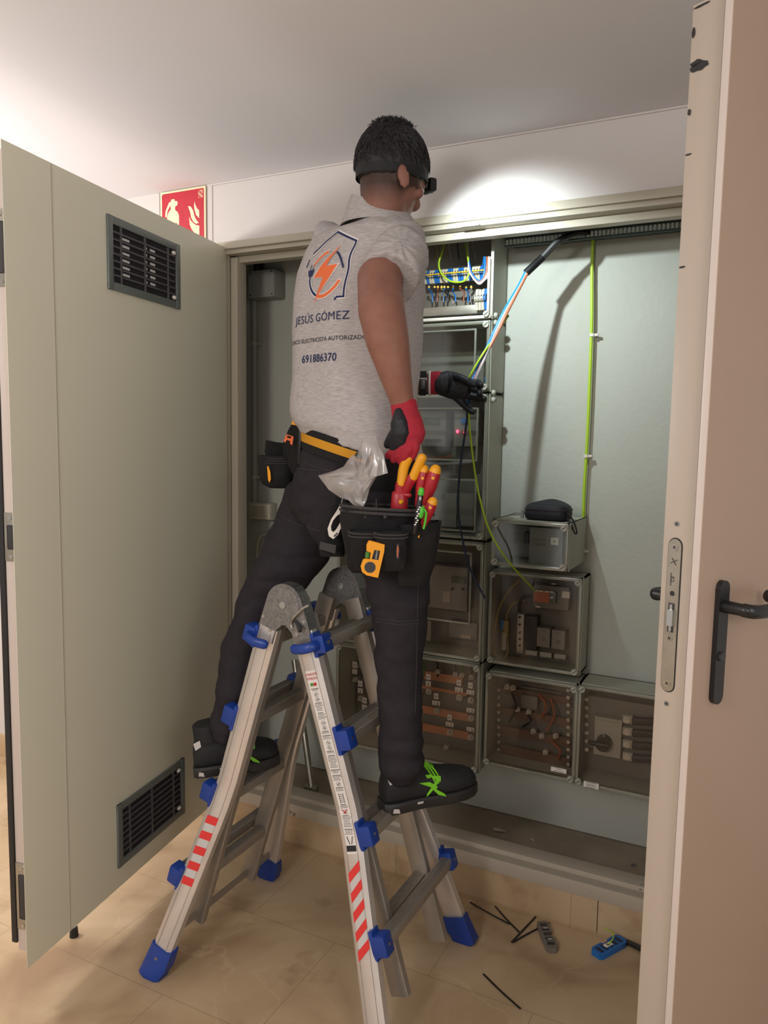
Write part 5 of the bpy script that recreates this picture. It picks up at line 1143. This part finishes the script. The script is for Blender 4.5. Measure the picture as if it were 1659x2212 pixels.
blob('palm_coating', m, 0.0026, 'glove_b', gl, it=2, label='black latex palm and fingers')
m = MB(); q0, q1 = at(936-5, 828, 2.20), at(936-8, 828, 2.20); m.cyl(at(927, 828, 2.198), at(931, 828, 2.20), 0.0385, 26); obj('cuff_hem', m, 'wwhite', gl)
g0 = 1.60
def K(px, py, dy=0.0): return at(px, py, g0+dy)
m = MB(); m.chain([(at(871, 868, 1.612), 0.030, 0.029), (at(875, 890, 1.61), 0.031, 0.029), (K(880, 915), 0.036, 0.026), (K(886, 940), 0.036, 0.022), (K(884, 955), 0.030, 0.018)], side=r0, dome=False, n=22)
for pts in ([(896, 945, 0), (898, 968, -0.004), (890, 986, 0), (880, 1000, 0.01)], [(889, 950, -0.004), (884, 972, -0.014), (874, 988, -0.01), (866, 1000, 0.0)], [(880, 950, -0.004), (870, 970, -0.014), (860, 984, -0.010), (850, 994, 0)], [(872, 948, 0), (860, 964, -0.01), (848, 976, -0.006), (838, 984, 0)]):
    m.chain([(K(*p), r) for p, r in zip(pts, (0.0112, 0.0104, 0.0094, 0.0082))], side=r0, n=12)
gr = blob('glove', m, 0.0028, 'glove_r', person, it=2, label='right glove, mostly red back, resting at the hip')
m = MB(); m.chain([(K(862, 893, -0.010), 0.013, 0.020), (K(864, 912, -0.014), 0.022, 0.026), (K(868, 935, -0.012), 0.025, 0.024), (K(866, 955, -0.008), 0.022, 0.018), (K(852, 970, -0.004), 0.013)], side=r0, n=16); m.chain([(K(858, 930, 0.0), 0.015), (K(846, 946, 0.0), 0.0125), (K(838, 960, 0.004), 0.011)], side=r0, n=12)
blob('palm_coating', m, 0.0028, 'glove_b', gr, it=2, label='black latex palm and thumb')
# wristwatch
wa = thing('wristwatch', 'black wristwatch with white bezel on the left wrist, next to the red glove cuff', 'watch', at(913, 828, 2.19))
c = at(913, 828, 2.19); ax = (LA[-1][0]-LA[-2][0]).normalized(); m = MB(); R_ = 0.0345; prof = [(-0.010, 0.0), (0.010, 0.0), (0.010, 0.003), (-0.010, 0.003)]
b1 = Z; b2 = ax.cross(b1).normalized(); vv = [[m.bm.verts.new(c+ax*a+(b1*math.cos(t)+b2*math.sin(t))*(R_+b)) for a, b in prof] for t in [2*PI*i/32 for i in range(32)]]
for i in range(32):
    for j in range(4): m.bm.faces.new((vv[i][j], vv[i][(j+1) % 4], vv[(i+1) % 32][(j+1) % 4], vv[(i+1) % 32][j]))
obj('strap', m, 'strap', wa); nrm = -(ray(913, 828).normalized()); cf_ = c+nrm*(R_+0.002)
m = MB(); m.obox(cf_-Z*0.002, ax, nrm, ax.cross(nrm), 0.020, 0.006, 0.034, 0.003); g = obj('case', m, 'blackp', wa)
m = MB(); u_ = ax.cross(nrm).normalized(); u_ = u_ if u_.z > 0 else -u_; m.obox(cf_+u_*0.0145, ax, nrm, u_, 0.024, 0.007, 0.003, 0.001)
for s in (-1, 1): m.obox(cf_+u_*0.012+ax*s*0.0115, ax, nrm, u_, 0.002, 0.007, 0.008, 0.0008)
obj('buckle', m, 'white', g)
# headlamp
hlp = thing('headlamp', 'black headlamp with elastic strap on the forehead, its cool white beam lighting the wall', 'headlamp', Hc)
m = MB(); vv = []
for i in range(48):
    t = 2*PI*i/48; e = RH*math.cos(t)*0.0805+FH*(math.sin(t)*0.0970)-FH*0.004; nrm = (RH*math.cos(t)+FH*math.sin(t)).normalized()
    vv.append([m.bm.verts.new(Hc+e+nrm*a+Z*b) for a, b in ((0, -0.036), (0.0018, -0.036), (0.0018, -0.014), (0, -0.014))])
for i in range(48):
    for j in range(4): m.bm.faces.new((vv[i][j], vv[i][(j+1) % 4], vv[(i+1) % 48][(j+1) % 4], vv[(i+1) % 48][j]))
obj('strap', m, 'strap', hlp, ang=50)
c = Hc+FH*0.113-Z*0.026; m = MB(); m.obox(c, RH, FH, Z, 0.050, 0.022, 0.034, 0.006); g = obj('lamp_housing', m, 'blackp', hlp)
m = MB(); ld = (FH*0.9-Z*0.25).normalized(); m.cyl(c+FH*0.009, c+FH*0.009+ld*0.008, 0.013, 20, 0.014); obj('bezel', m, 'darkp', g); m = MB(); m.cyl(c+FH*0.009+ld*0.0082, c+FH*0.009+ld*0.0095, 0.011, 20); obj('lens', m, 'lens', g)

# shoes
def shoe(heel, toe, et, lab, ankle):
    d = toe-heel; L = d.length; d.normalize(); s = Z.cross(d).normalized(); up = d.cross(s); up = up if up.z > 0 else -up
    def S(t, lat, h): return heel + d*(L*t) + s*lat + up*h
    secs = [(0.0, .026, .004, .055), (0.03, .034, .002, .085), (0.12, .039, 0, .100), (0.24, .040, 0, .104), (0.36, .041, 0, .094), (0.50, .044, 0, .078), (0.64, .050, 0, .066), (0.78, .050, 0, .058), (0.90, .043, .002, .050), (0.97, .030, .005, .040), (1.0, .014, .010, .028)]
    def ring(t, w_, z0, z1, wk=1.0, n=24):
        out = []
        for i in range(n):
            a = 2*PI*i/n; co, si = math.cos(a), math.sin(a); k = 0.55 if si < 0 else 0.85
            x = w_*wk*math.copysign(abs(co)**k, co)*(1-0.22*max(0, si)); h = z0+(z1-z0)*(0.5+0.5*math.copysign(abs(si)**0.75, si)); out.append(S(t, x, h+0.024))
        return out
    m = MB(); m.rings([ring(*q) for q in secs])
    m.chain([(S(0.20, 0, 0.10), 0.040, 0.043), (S(0.19, 0, 0.150), 0.040, 0.043)], side=s, dome=False)
    sh = blob('shoe', m, 0.004, 'shoe', person, it=4, label=lab)
    m = MB(); so = [(0.0, .028), (0.04, .037), (0.14, .041), (0.28, .039), (0.42, .039), (0.56, .047), (0.70, .052), (0.84, .048), (0.94, .036), (1.0, .016)]
    m.rings([[S(t-0.01*(t < .05)+0.01*(t > .95), x, z) for x, z in ((-w_, 0.006), (-w_*.9, 0), (w_*.9, 0), (w_, 0.006), (w_*1.02, 0.024), (w_*.9, 0.030), (-w_*.9, 0.030), (-w_*1.02, 0.024))] for t, w_ in so])
    obj('sole', m, 'sole', sh)
    cs = -1 if s.dot(cf) > 0 else 1               # side facing the camera
    m = MB()
    def patch(P, h0=0.0):
        pts = []; P = [(t+et*(h0 == 0), h) for t, h in P]
        for t, h in P:
            w_ = np.interp(t, [q[0] for q in secs], [q[1] for q in secs]); z1 = np.interp(t, [q[0] for q in secs], [q[3] for q in secs]); rel = max(0, min(1, h/(z1)))
            pts.append(S(t, cs*(w_*(1.0-0.25*rel**2)+0.0035+h0), h+0.024))
        m.bm.faces.new([m.bm.verts.new(p) for p in pts])
    for P in ([(0.33, 0.052), (0.44, 0.050), (0.52, 0.034), (0.505, 0.028)], [(0.44, 0.066), (0.56, 0.060), (0.555, 0.046), (0.535, 0.046)], [(0.535, 0.058), (0.56, 0.052), (0.45, 0.022), (0.40, 0.012), (0.405, 0.020)], [(0.45, 0.034), (0.47, 0.034), (0.585, 0.012), (0.60, 0.004), (0.52, 0.012)], [(0.40, 0.070), (0.48, 0.068), (0.46, 0.060), (0.42, 0.060)]): patch(P)
    obj('green_emblem', m, 'green', sh, 'lime green side emblem')
    m = MB(); rs = random.Random(1)
    for k in range(6): t = 0.36+0.032*k; m.tube([S(t, -0.024, 0.104-0.03*(t-.3)), S(t+0.01, 0, 0.128-0.12*(t-.3)), S(t+0.012, 0.026, 0.102-0.04*(t-.3))], 0.0022, 6)
    c_ = S(0.375, 0, 0.135)
    for k in range(7):
        e = V((rs.uniform(-1, 1), rs.uniform(-1, 1), rs.uniform(-0.2, 1))).normalized(); m.tube([c_, c_+e*0.018+up*0.012, c_+e*0.030+cs*s*0.014-up*rs.uniform(-0.005, 0.02)], 0.0020, 6)
    for k in range(3): m.tube([c_, S(0.45+0.03*k, cs*0.030, 0.10), S(0.50+0.035*k, cs*0.043, 0.070-0.005*k)], 0.0024, 6)
    obj('laces', m, 'green', sh, 'lime green laces')
    m = MB(); patch([(0.02, 0.078), (0.10, 0.088), (0.11, 0.070), (0.04, 0.060)], 0.002); patch([(0.30, -0.002), (0.36, -0.002), (0.36, 0.004), (0.30, 0.004)], 0.003); patch([(0.05, -0.014), (0.12, -0.016), (0.11, -0.004), (0.06, -0.002)], 0.004); obj('reflective_patch', m, 'refl', sh)
    return sh
SZ = 0.515
shoe(atz(826, 1752, SZ), atz(1024, 1706, SZ+0.015), 0, 'right safety shoe with lime laces, standing on the second rung', None)
shoe(atz(422, 1672, SZ), atz(603, 1646, SZ+0.02), 0.17, 'left safety shoe with lime laces, half hidden behind the left front rail', None)
# ------------------------------------------------------------------ tool belt
tb = thing('tool_belt', 'black nylon tool belt with a yellow webbing strip and pouches at both hips', 'tool belt', at(745, 1000, 1.78))
def belt_ring(row, grow, z0, z1, t0, t1, n=60):
    py, L, R, y, q, tilt = row; c = at((L+R)/2, py, y); hw = (R-L)/2*mpp(y); a = hw/math.sqrt(0.714**2+(q*0.70)**2)+grow; b = a*q; out = []
    for i in range(n+1):
        t = t0+(t1-t0)*i/n; p = c+RB*a*math.cos(t)+F*b*math.sin(t); lat = (p-c).dot(r0); out.append((p-Z*lat*tilt, (RB*math.cos(t)+F*math.sin(t)).normalized()))
    return out
brow = (982, 664, 888, 1.785, 0.76, 0.30)
def belt(nm, grow, th, z0, z1, matn, parent, t0=0, t1=2*PI):
    P = belt_ring(brow, grow, z0, z1, t0, t1); m = MB(); vv = [[m.bm.verts.new(p+n_*a+Z*b) for a, b in ((0, z0), (th, z0), (th, z1), (0, z1))] for p, n_ in P]
    for i in range(len(vv)-1):
        for j in range(4): m.bm.faces.new((vv[i][j], vv[i][(j+1) % 4], vv[i+1][(j+1) % 4], vv[i+1][j]))
    if abs(t1-t0) < 6.2: m.bm.faces.new(vv[0]); m.bm.faces.new(vv[-1][::-1])
    return obj(nm, m, matn, parent, ang=50)
b_ = belt('belt_band', 0.012, 0.006, -0.030, 0.028, 'canvas', tb); belt('yellow_webbing', 0.0185, 0.0015, -0.012, 0.010, 'yellow', b_)
def bag(nm, rows, matn, parent, n=30, e=0.7, wall=0.006, label=None, open_=True):
    """rows: (px,py,y,half width,half depth); open-topped soft bucket"""
    def rg(r, k=0.0):
        c = at(r[0], r[1], r[2]); o = []
        for i in range(n):
            t = 2*PI*i/n; co, si = math.cos(t), math.sin(t); p = c+r0*(r[3]-k)*math.copysign(abs(co)**e, co)+V((-r0.y, r0.x, 0))*(r[4]-k)*math.copysign(abs(si)**e, si); o.append(p+Z*(r[5] if len(r) > 5 else 0)*co)
        return o
    m = MB(); R_ = [rg(r) for r in rows]
    if open_: R_ += [rg(rows[-1], wall)]+[rg(r, wall) for r in rows[-2:0:-1]]
    m.rings(R_); return obj(nm, m, matn, parent, label, ang=50)
# left pouch
lp = bag('left_pouch', [(603, 1054, 1.84, 0.026, 0.020), (600, 1046, 1.84, 0.044, 0.032), (598, 1025, 1.84, 0.051, 0.038), (598, 1000, 1.84, 0.053, 0.040), (599, 985, 1.84, 0.055, 0.042, -0.002)], 'canvas', tb)
bag('front_bucket', [(600, 1000, 1.90, 0.034, 0.02), (600, 975, 1.90, 0.038, 0.024), (602, 956, 1.90, 0.038, 0.026, -0.006)], 'canvas', lp)
m = MB(); A_ = [at(px, py, y) for px, py, y in ((634, 908, 1.80), (652, 912, 1.80), (650, 985, 1.80), (636, 1030, 1.81), (610, 985, 1.83), (612, 955, 1.83), (622, 930, 1.82))]
k = [m.bm.verts.new(p) for p in A_]; k2 = [m.bm.verts.new(p+V((0.006, 0.014, 0))) for p in A_]; n_ = len(k)
for i in range(n_): m.bm.faces.new((k[i], k[(i+1) % n_], k2[(i+1) % n_], k2[i]))
m.bm.faces.new(k); m.bm.faces.new(k2[::-1]); bp_ = obj('back_panel', m, 'canvas', lp)
m = MB(); m.chain([(at(636, 903, 1.80), 0.006), (at(652, 906, 1.795), 0.008), (at(650, 940, 1.79), 0.008), (at(647, 1000, 1.79), 0.007)], side=X, n=12); obj('belt_clip', m, 'blackp', lp)
def facing(m, pts, y, th=0.0015, n=-1): 
    P = [at(px, py, y) for px, py in pts]; d = ray(*pts[0]).normalized(); k = [m.bm.verts.new(p) for p in P]; k2 = [m.bm.verts.new(p+d*th) for p in P]
    for i in range(len(P)): m.bm.faces.new((k[i], k[(i+1) % len(P)], k2[(i+1) % len(P)], k2[i]))
    m.bm.faces.new(k); m.bm.faces.new(k2[::-1]); return m
m = MB(); facing(m, [(629, 917), (632, 907), (638, 908), (640, 919)], 1.785); obj('yellow_tip', m, 'orange', lp)
m = MB()
for q in ([(617, 940), (621, 941), (617, 956), (613, 954)], [(629, 944), (634, 945), (631, 962), (626, 958)], [(619, 945), (629, 948), (628, 953), (618, 950)], [(619, 938), (634, 943), (634, 945), (619, 940)]): facing(m, q, 1.785)
obj('orange_logo_patch', m, 'oprint', lp)
m = MB(); facing(m, [(577, 1007), (580, 1007), (584, 1020), (585, 1035), (582, 1043), (579, 1036), (578, 1022)], 1.792); obj('yellow_tab', m, 'orange', lp)
m = MB()
for dy, dd in ((990, 0), (995, 0.0), (1000, 0.0)):
    c = at(599, dy, 1.84); P = [c+r0*0.0555*math.cos(t)+V((-r0.y, r0.x, 0))*0.0425*math.sin(t) for t in [PI+PI*i/20 for i in range(21)]]
    for a, b in zip(P, P[1:]): m.cyl(a, b, 0.0012, 5)
obj('stitching', m, 'piping', lp)
# right pouch: deep bucket, smaller pockets in front, holster at the left, tall sleeve at the right
yp = 1.60
rp_ = bag('main_bucket', [(812, 1236, yp, 0.058, 0.018), (812, 1228, yp, 0.066, 0.030), (815, 1180, yp, 0.078, 0.042), (825, 1120, yp, 0.100, 0.052), (836, 1098, yp, 0.106, 0.055, -0.004)], 'canvas', tb, e=0.75)
m = MB(); c = at(836, 1100, yp); P = [c+r0*0.108*math.cos(t)+V((-r0.y, r0.x, 0))*0.057*math.sin(t)-Z*0.004*math.cos(t) for t in [2*PI*i/36 for i in range(37)]]
for dz in (0.004, -0.006):
    for a, b in zip(P, P[1:]): m.cyl(a+Z*dz, b+Z*dz, 0.004, 8)
obj('rim_binding', m, 'piping', rp_)
yf_ = yp-0.060
for cx_, w_, tp in ((793, 0.038, 1146), (845, 0.034, 1148)):
    g = bag('front_pocket', [(cx_+4, 1232, yf_+0.012, w_*.85, 0.010), (cx_+2, 1200, yf_+0.004, w_, 0.018), (cx_, tp, yf_, w_*1.08, 0.020)], 'canvas', rp_, e=0.6)
    m = MB()
    for dz in (0, 7): c = at(cx_, tp+2+dz, yf_); P = [c+r0*(w_*1.08+.001)*math.copysign(abs(math.cos(t))**.6, math.cos(t))-V((-r0.y, r0.x, 0))*0.021*math.sin(t)**.6-Z*0.004*math.sin(t) for t in [PI*i/16 for i in range(17)]]; [m.cyl(a, b, 0.0022, 6) for a, b in zip(P, P[1:])]
    obj('pocket_binding', m, 'piping', g)
g = bag('side_holster', [(718, 1200, yp+0.02, 0.030, 0.02), (716, 1180, yp+0.02, 0.032, 0.026), (718, 1140, yp+0.02, 0.030, 0.026), (730, 1090, yp+0.02, 0.024, 0.024, 0.01)], 'canvas', tb)
m = MB(); 
for q in ([(692, 1170), (726, 1178), (724, 1196), (690, 1186)],): facing(m, q, yp-0.018, 0.004)
obj('holster_strap', m, 'piping', g)
bag('tall_sleeve', [(890, 1262, yp+0.03, 0.036, 0.02), (898, 1220, yp+0.02, 0.044, 0.03), (903, 1170, yp+0.01, 0.048, 0.036), (908, 1128, yp, 0.048, 0.038, 0.004)], 'canvas', tb)
m = MB(); m.obox(at(770, 1060, 1.66), r0, F, Z, 0.09, 0.02, 0.14, 0.006); m.obox(at(850, 1050, 1.68), r0, F, Z, 0.10, 0.02, 0.13, 0.006); obj('hanging_panel', m, 'canvas', rp_)
m = MB()
for cx_ in (812, 760): facing(m, [(cx_-1, 1078), (cx_+2, 1078), (cx_+3, 1120), (cx_-1, 1120)], yp-0.02, 0.02)
obj('divider', m, 'piping', rp_)
m = MB()
for px in (790, 833): q = at(px, 1116, yp-0.062); m.cyl(q, q-F*0.003, 0.004, 12)
obj('rivet', m, 'piping', rp_)
m = MB(); facing(m, [(857, 1176), (861, 1174), (863, 1190), (861, 1208), (856, 1206), (855, 1190)], yf_-0.022, 0.002); lt = obj('maker_tab', m, 'darkp', rp_)
m = MB(); facing(m, [(858.5, 1180), (860.5, 1180), (860.5, 1190), (859.5, 1196), (860, 1203), (858, 1203), (858, 1192)], yf_-0.0235, 0.001); obj('tab_print', m, 'oprint', lt)
# ------------------------------------------------------------------ tools carried in the pouch, each a thing of its own
def tool(nm, lab, cat, base, grp=None): return thing(nm, lab, cat, base, grp)
tw = yp-0.005
# spirit level clipped on the front pocket
lv = tool('spirit_level', 'small yellow spirit level with green vial clipped on the front of the right pouch', 'spirit level', at(805, 1240, yf_-0.03))
o = at(805, 1206, yf_-0.026); u = (r0+Z*-0.13).normalized(); w_ = (Z+r0*0.13).normalized(); nn_ = u.cross(w_).normalized(); nn_ = nn_ if nn_.dot(cf) < 0 else -nn_
P = [(-0.014, 0.040), (0.022, 0.036), (0.023, 0.020), (0.018, -0.040), (-0.008, -0.038), (-0.019, -0.032), (-0.024, -0.020), (-0.021, -0.004), (-0.014, -0.001), (-0.006, -0.001), (-0.006, 0.014), (-0.016, 0.016), (-0.018, 0.030)]
m = MB(); m.prism(P, o, u, w_, nn_, 0.012); bo = obj('body', m, 'orange', lv)
m = MB(); m.cyl(o+u*-0.0125+w_*0.001+nn_*0.007, o+u*-0.0125+w_*0.014+nn_*0.007, 0.0052, 14); obj('vial', m, 'vial', lv)
m = MB(); m.cyl(o+u*-0.003-w_*0.019+nn_*0.0122, o+u*-0.003-w_*0.019+nn_*0.0126, 0.0125, 24); obj('round_hole', m, 'darkp', bo)
m = MB(); m.cyl(o+u*-0.003-w_*0.019+nn_*0.012, o+u*-0.003-w_*0.019+nn_*0.0123, 0.0142, 24); obj('hole_rim', m, 'hyel', bo)
m = MB(); m.prism([(-0.002, 0.000), (0.013, 0.000), (0.014, 0.021), (0.001, 0.021)], o, u, w_, nn_, 0.0125); lb = obj('black_label', m, 'blackp', bo)
m = MB(); text_bm(m, 'STANLEY', o+u*0.0055+w_*0.0105+nn_*0.0127, -w_, u, 0.0034, sx=0.95); obj('label_print', m, 'tag', lb)
# pliers
pl = tool('pliers', 'insulated pliers with yellow grips and dark red handles standing in the right pouch', 'pliers', at(862, 1110, tw))
def grip(par, P, r, c1, c2, split, nm='handle'):
    S = smooth(P, 8); k = int(len(S)*split)
    m = MB(); m.chain([(p, r*(0.85+0.35*math.sin(PI*i/len(S))), r*0.8) for i, p in enumerate(S[:k+2])], side=r0, n=14); h = obj(nm, m, c1, par)
    m = MB(); m.chain([(p, r*1.05, r*0.85) for p in S[k:]], side=r0, n=14); obj('grip_end', m, c2, h)
grip(pl, [at(862, 1100, tw), at(864, 1060, tw), at(868, 1040, tw), at(872, 1012, tw), at(882, 988, tw)], 0.011, 'hred', 'hyel', 0.42)
grip(pl, [at(866, 1085, tw+0.01), at(884, 1045, tw), at(893, 1030, tw), at(902, 1010, tw), at(912, 988, tw)], 0.0105, 'hred', 'hyel', 0.45)
m = MB(); m.chain([(at(864, 1068, tw), 0.019, 0.010), (at(862, 1108, tw), 0.020, 0.010)], side=r0, n=16); m.chain([(at(852, 1066, tw), 0.006), (at(884, 1070, tw), 0.006)], side=Z, n=10); jw = obj('jaw', m, 'hred', pl)
m = MB(); q = at(866, 1084, tw-0.010); m.cyl(q+F*0.004, q-F*0.002, 0.0050, 14); obj('yellow_dot', m, 'hyel', jw)
def driver(lab, top, bot, r, y, txt=None, grp='screwdrivers in the right pouch'):
    t = tool('screwdriver', lab, 'screwdriver', at(bot[0], bot[1], y), grp); a, b = at(*bot, y), at(*top, y); d = (b-a).normalized(); L = (b-a).length
    m = MB(); m.chain([(a, r*.6), (a+d*L*.2, r*.75), (a+d*L*.45, r*1.0), (a+d*L*.75, r*1.05), (a+d*L*.86, r*.95)], side=r0, n=16); h = obj('handle', m, 'hred', t)
    m = MB(); m.chain([(a+d*L*.83, r*.96), (a+d*L*.93, r*.9)], side=r0, n=16); obj('end_cap', m, 'hyel', h)
    n_ = (-(ray(*top))).normalized()
    m = MB(); q = a+d*L*.70+n_*r*1.02; m.cyl(q, q+n_*0.0012, 0.0036, 10); obj('tip_symbol', m, 'hyel', h)
    m = MB(); m.cyl(a, a-d*0.03, 0.003, 10); obj('blade', m, 'hyel', t)
    if txt: m = MB(); s_ = d.cross(n_).normalized(); text_bm(m, txt, a+d*L*.36+n_*(r*1.04), d, -s_ if (d.cross(-s_)).dot(n_) > 0 else s_, 0.0072); obj('handle_print', m, 'hyel', h)
driver('middle screwdriver with dark red handle and yellow cap, behind the green-tipped pen', (917, 1008), (903, 1090), 0.0125, tw+0.01, 'wiha')
driver('rightmost and tallest screwdriver with fat dark red handle and yellow cap', (942, 1010), (920, 1085), 0.0145, tw+0.005)
driver('shortest screwdriver, lowest of the three, with yellow cap', (936, 1080), (914, 1135), 0.0125, tw-0.02, 'wiha')
pn = tool('marker_pen', 'black marker pen with bright green cap and clip, hooked on the right pouch', 'marker pen', at(896, 1155, tw-0.055)); yq = tw-0.05
a, b = at(896, 1150, yq), at(911, 1056, yq); d = (b-a).normalized(); L = (b-a).length
m = MB(); m.chain([(a, 0.006), (a+d*L*.86, 0.0065)], side=r0, n=14); bd = obj('barrel', m, 'blackp', pn)
m = MB(); m.chain([(a+d*L*.87, 0.0068), (a+d*L*.97, 0.0064)], side=r0, n=14); obj('cap_end', m, 'lgreen', pn)
m = MB(); m.chain([(a+d*L*.55+r0*0.007, 0.007, 0.006), (a+d*L*.38+r0*0.006, 0.007, 0.006)], side=r0, n=12); m.tube([a+d*L*.56+r0*0.010, a+d*L*.45+r0*0.018, a+d*L*.2+r0*0.019, a+d*L*.08+r0*0.018], 0.0025, 8); obj('clip', m, 'lgreen', pn)
n_ = (-(ray(905, 1100))).normalized(); m = MB()
text_bm(m, '8', a+d*L*.74+n_*0.007, d.cross(n_)*-1 if True else r0, d, 0.008)
for k in range(9): m.obox(a+d*L*(0.18+0.05*k)+n_*0.0066+r0*(0.002*((k*7) % 3-1)), d, r0, n_, 0.003, 0.004, 0.0004)
obj('white_print', m, 'tag', bd)
# white cutter in the left holster
kc = tool('ring_cutter', 'white plastic ring-shaped cutter tucked in the left side holster of the right pouch', 'cutter', at(720, 1158, yp-0.03))
o = at(727, 1128, yp-0.024); u = (r0*0.9+Z*0.38).normalized(); w_ = (Z*0.93-r0*0.3+Z*0).normalized(); w_ = (Z+r0*0.28).normalized(); u = (r0-Z*0.28).normalized(); nn_ = u.cross(w_); nn_ = nn_ if nn_.dot(cf) < 0 else -nn_
outer = [(0.006, 0.042), (0.017, 0.036), (0.015, 0.0), (0.012, -0.026), (0.004, -0.040), (-0.008, -0.036), (-0.016, -0.020), (-0.014, 0.004), (-0.008, 0.024), (-0.004, 0.040)]
inner = [(0.004, 0.022), (0.008, 0.020), (0.008, 0.0), (0.004, -0.016), (0.0, -0.024), (-0.006, -0.022), (-0.010, -0.012), (-0.009, 0.002), (-0.004, 0.014), (0.0, 0.020)]
m = MB(); n_ = 10; lay = [[m.bm.verts.new(o+u*x+w_*y_+nn_*h) for x, y_ in P] for P, h in ((outer, 0), (outer, 0.008), (inner, 0.008), (inner, 0))]
for q in range(4):
    for i in range(n_): m.bm.faces.new((lay[q][i], lay[q][(i+1) % n_], lay[(q+1) % 4][(i+1) % n_], lay[(q+1) % 4][i]))
wb = obj('ring_body', m, 'white', kc); m = MB(); m.cyl(o+w_*0.040+nn_*0.004, o+w_*0.062+nn_*0.004-u*0.002, 0.0016, 8); obj('metal_pin', m, 'chrome', kc)
m = MB(); m.prism([(0.002, -0.034), (0.006, -0.034), (0.011, -0.024), (0.008, -0.022)], o, u, w_, nn_, 0.0085); obj('slot', m, 'darkp', wb)
# plastic bag
pbg = tool('plastic_bag', 'crumpled translucent plastic bag sticking up out of the right pouch', 'bag', at(770, 1090, tw))
outl = [(687, 1027), (722, 1017), (742, 1008), (752, 993), (762, 982), (770, 987), (776, 965), (786, 941), (812, 941), (818, 965), (828, 980), (838, 1022), (822, 1020), (812, 1032), (798, 1056), (792, 1080), (785, 1095), (765, 1092), (752, 1080), (735, 1075), (710, 1058)]
cx0, cy0 = 775, 1040; rs = random.Random(8)
m = MB(); layers = []
yb0 = tw-0.035
for fr_, dy in ((1.0, 0.0), (0.82, -0.014), (0.6, -0.022), (0.35, -0.026), (0.12, -0.020)):
    layers.append([m.bm.verts.new(at(cx0+(x-cx0)*fr_, cy0+(y_-cy0)*fr_, yb0+dy+rs.uniform(-0.010, 0.010)*(0.3+fr_))) for x, y_ in outl])
n_ = len(outl)
for a, b in zip(layers, layers[1:]):
    for i in range(n_): 
        m.bm.faces.new((a[i], a[(i+1) % n_], b[(i+1) % n_])); m.bm.faces.new((a[i], b[(i+1) % n_], b[i]))
m.bm.faces.new(layers[-1]); bk = [layers[0]]
for fr_, dy in ((0.8, 0.014), (0.4, 0.024)): bk.append([m.bm.verts.new(at(cx0+(x-cx0)*fr_, cy0+(y_-cy0)*fr_, yb0+dy+rs.uniform(-0.006, 0.006))) for x, y_ in outl])
for a, b in zip(bk, bk[1:]):
    for i in range(n_): m.bm.faces.new((a[i], a[(i+1) % n_], b[(i+1) % n_], b[i]))
m.bm.faces.new(bk[-1]); bmesh.ops.subdivide_edges(m.bm, edges=m.bm.edges[:], cuts=1, use_grid_fill=True, smooth=0.6); obj('bag_film', m, 'film', pbg, ang=50)
# dark bag contents showing through its tear
m = MB(); m.chain([(at(772, 984, yb0+0.0), 0.008, 0.006), (at(790, 984, yb0), 0.010, 0.007), (at(794, 1000, yb0), 0.006)], side=Z, n=10); obj('dark_contents', m, 'darkp', pbg)
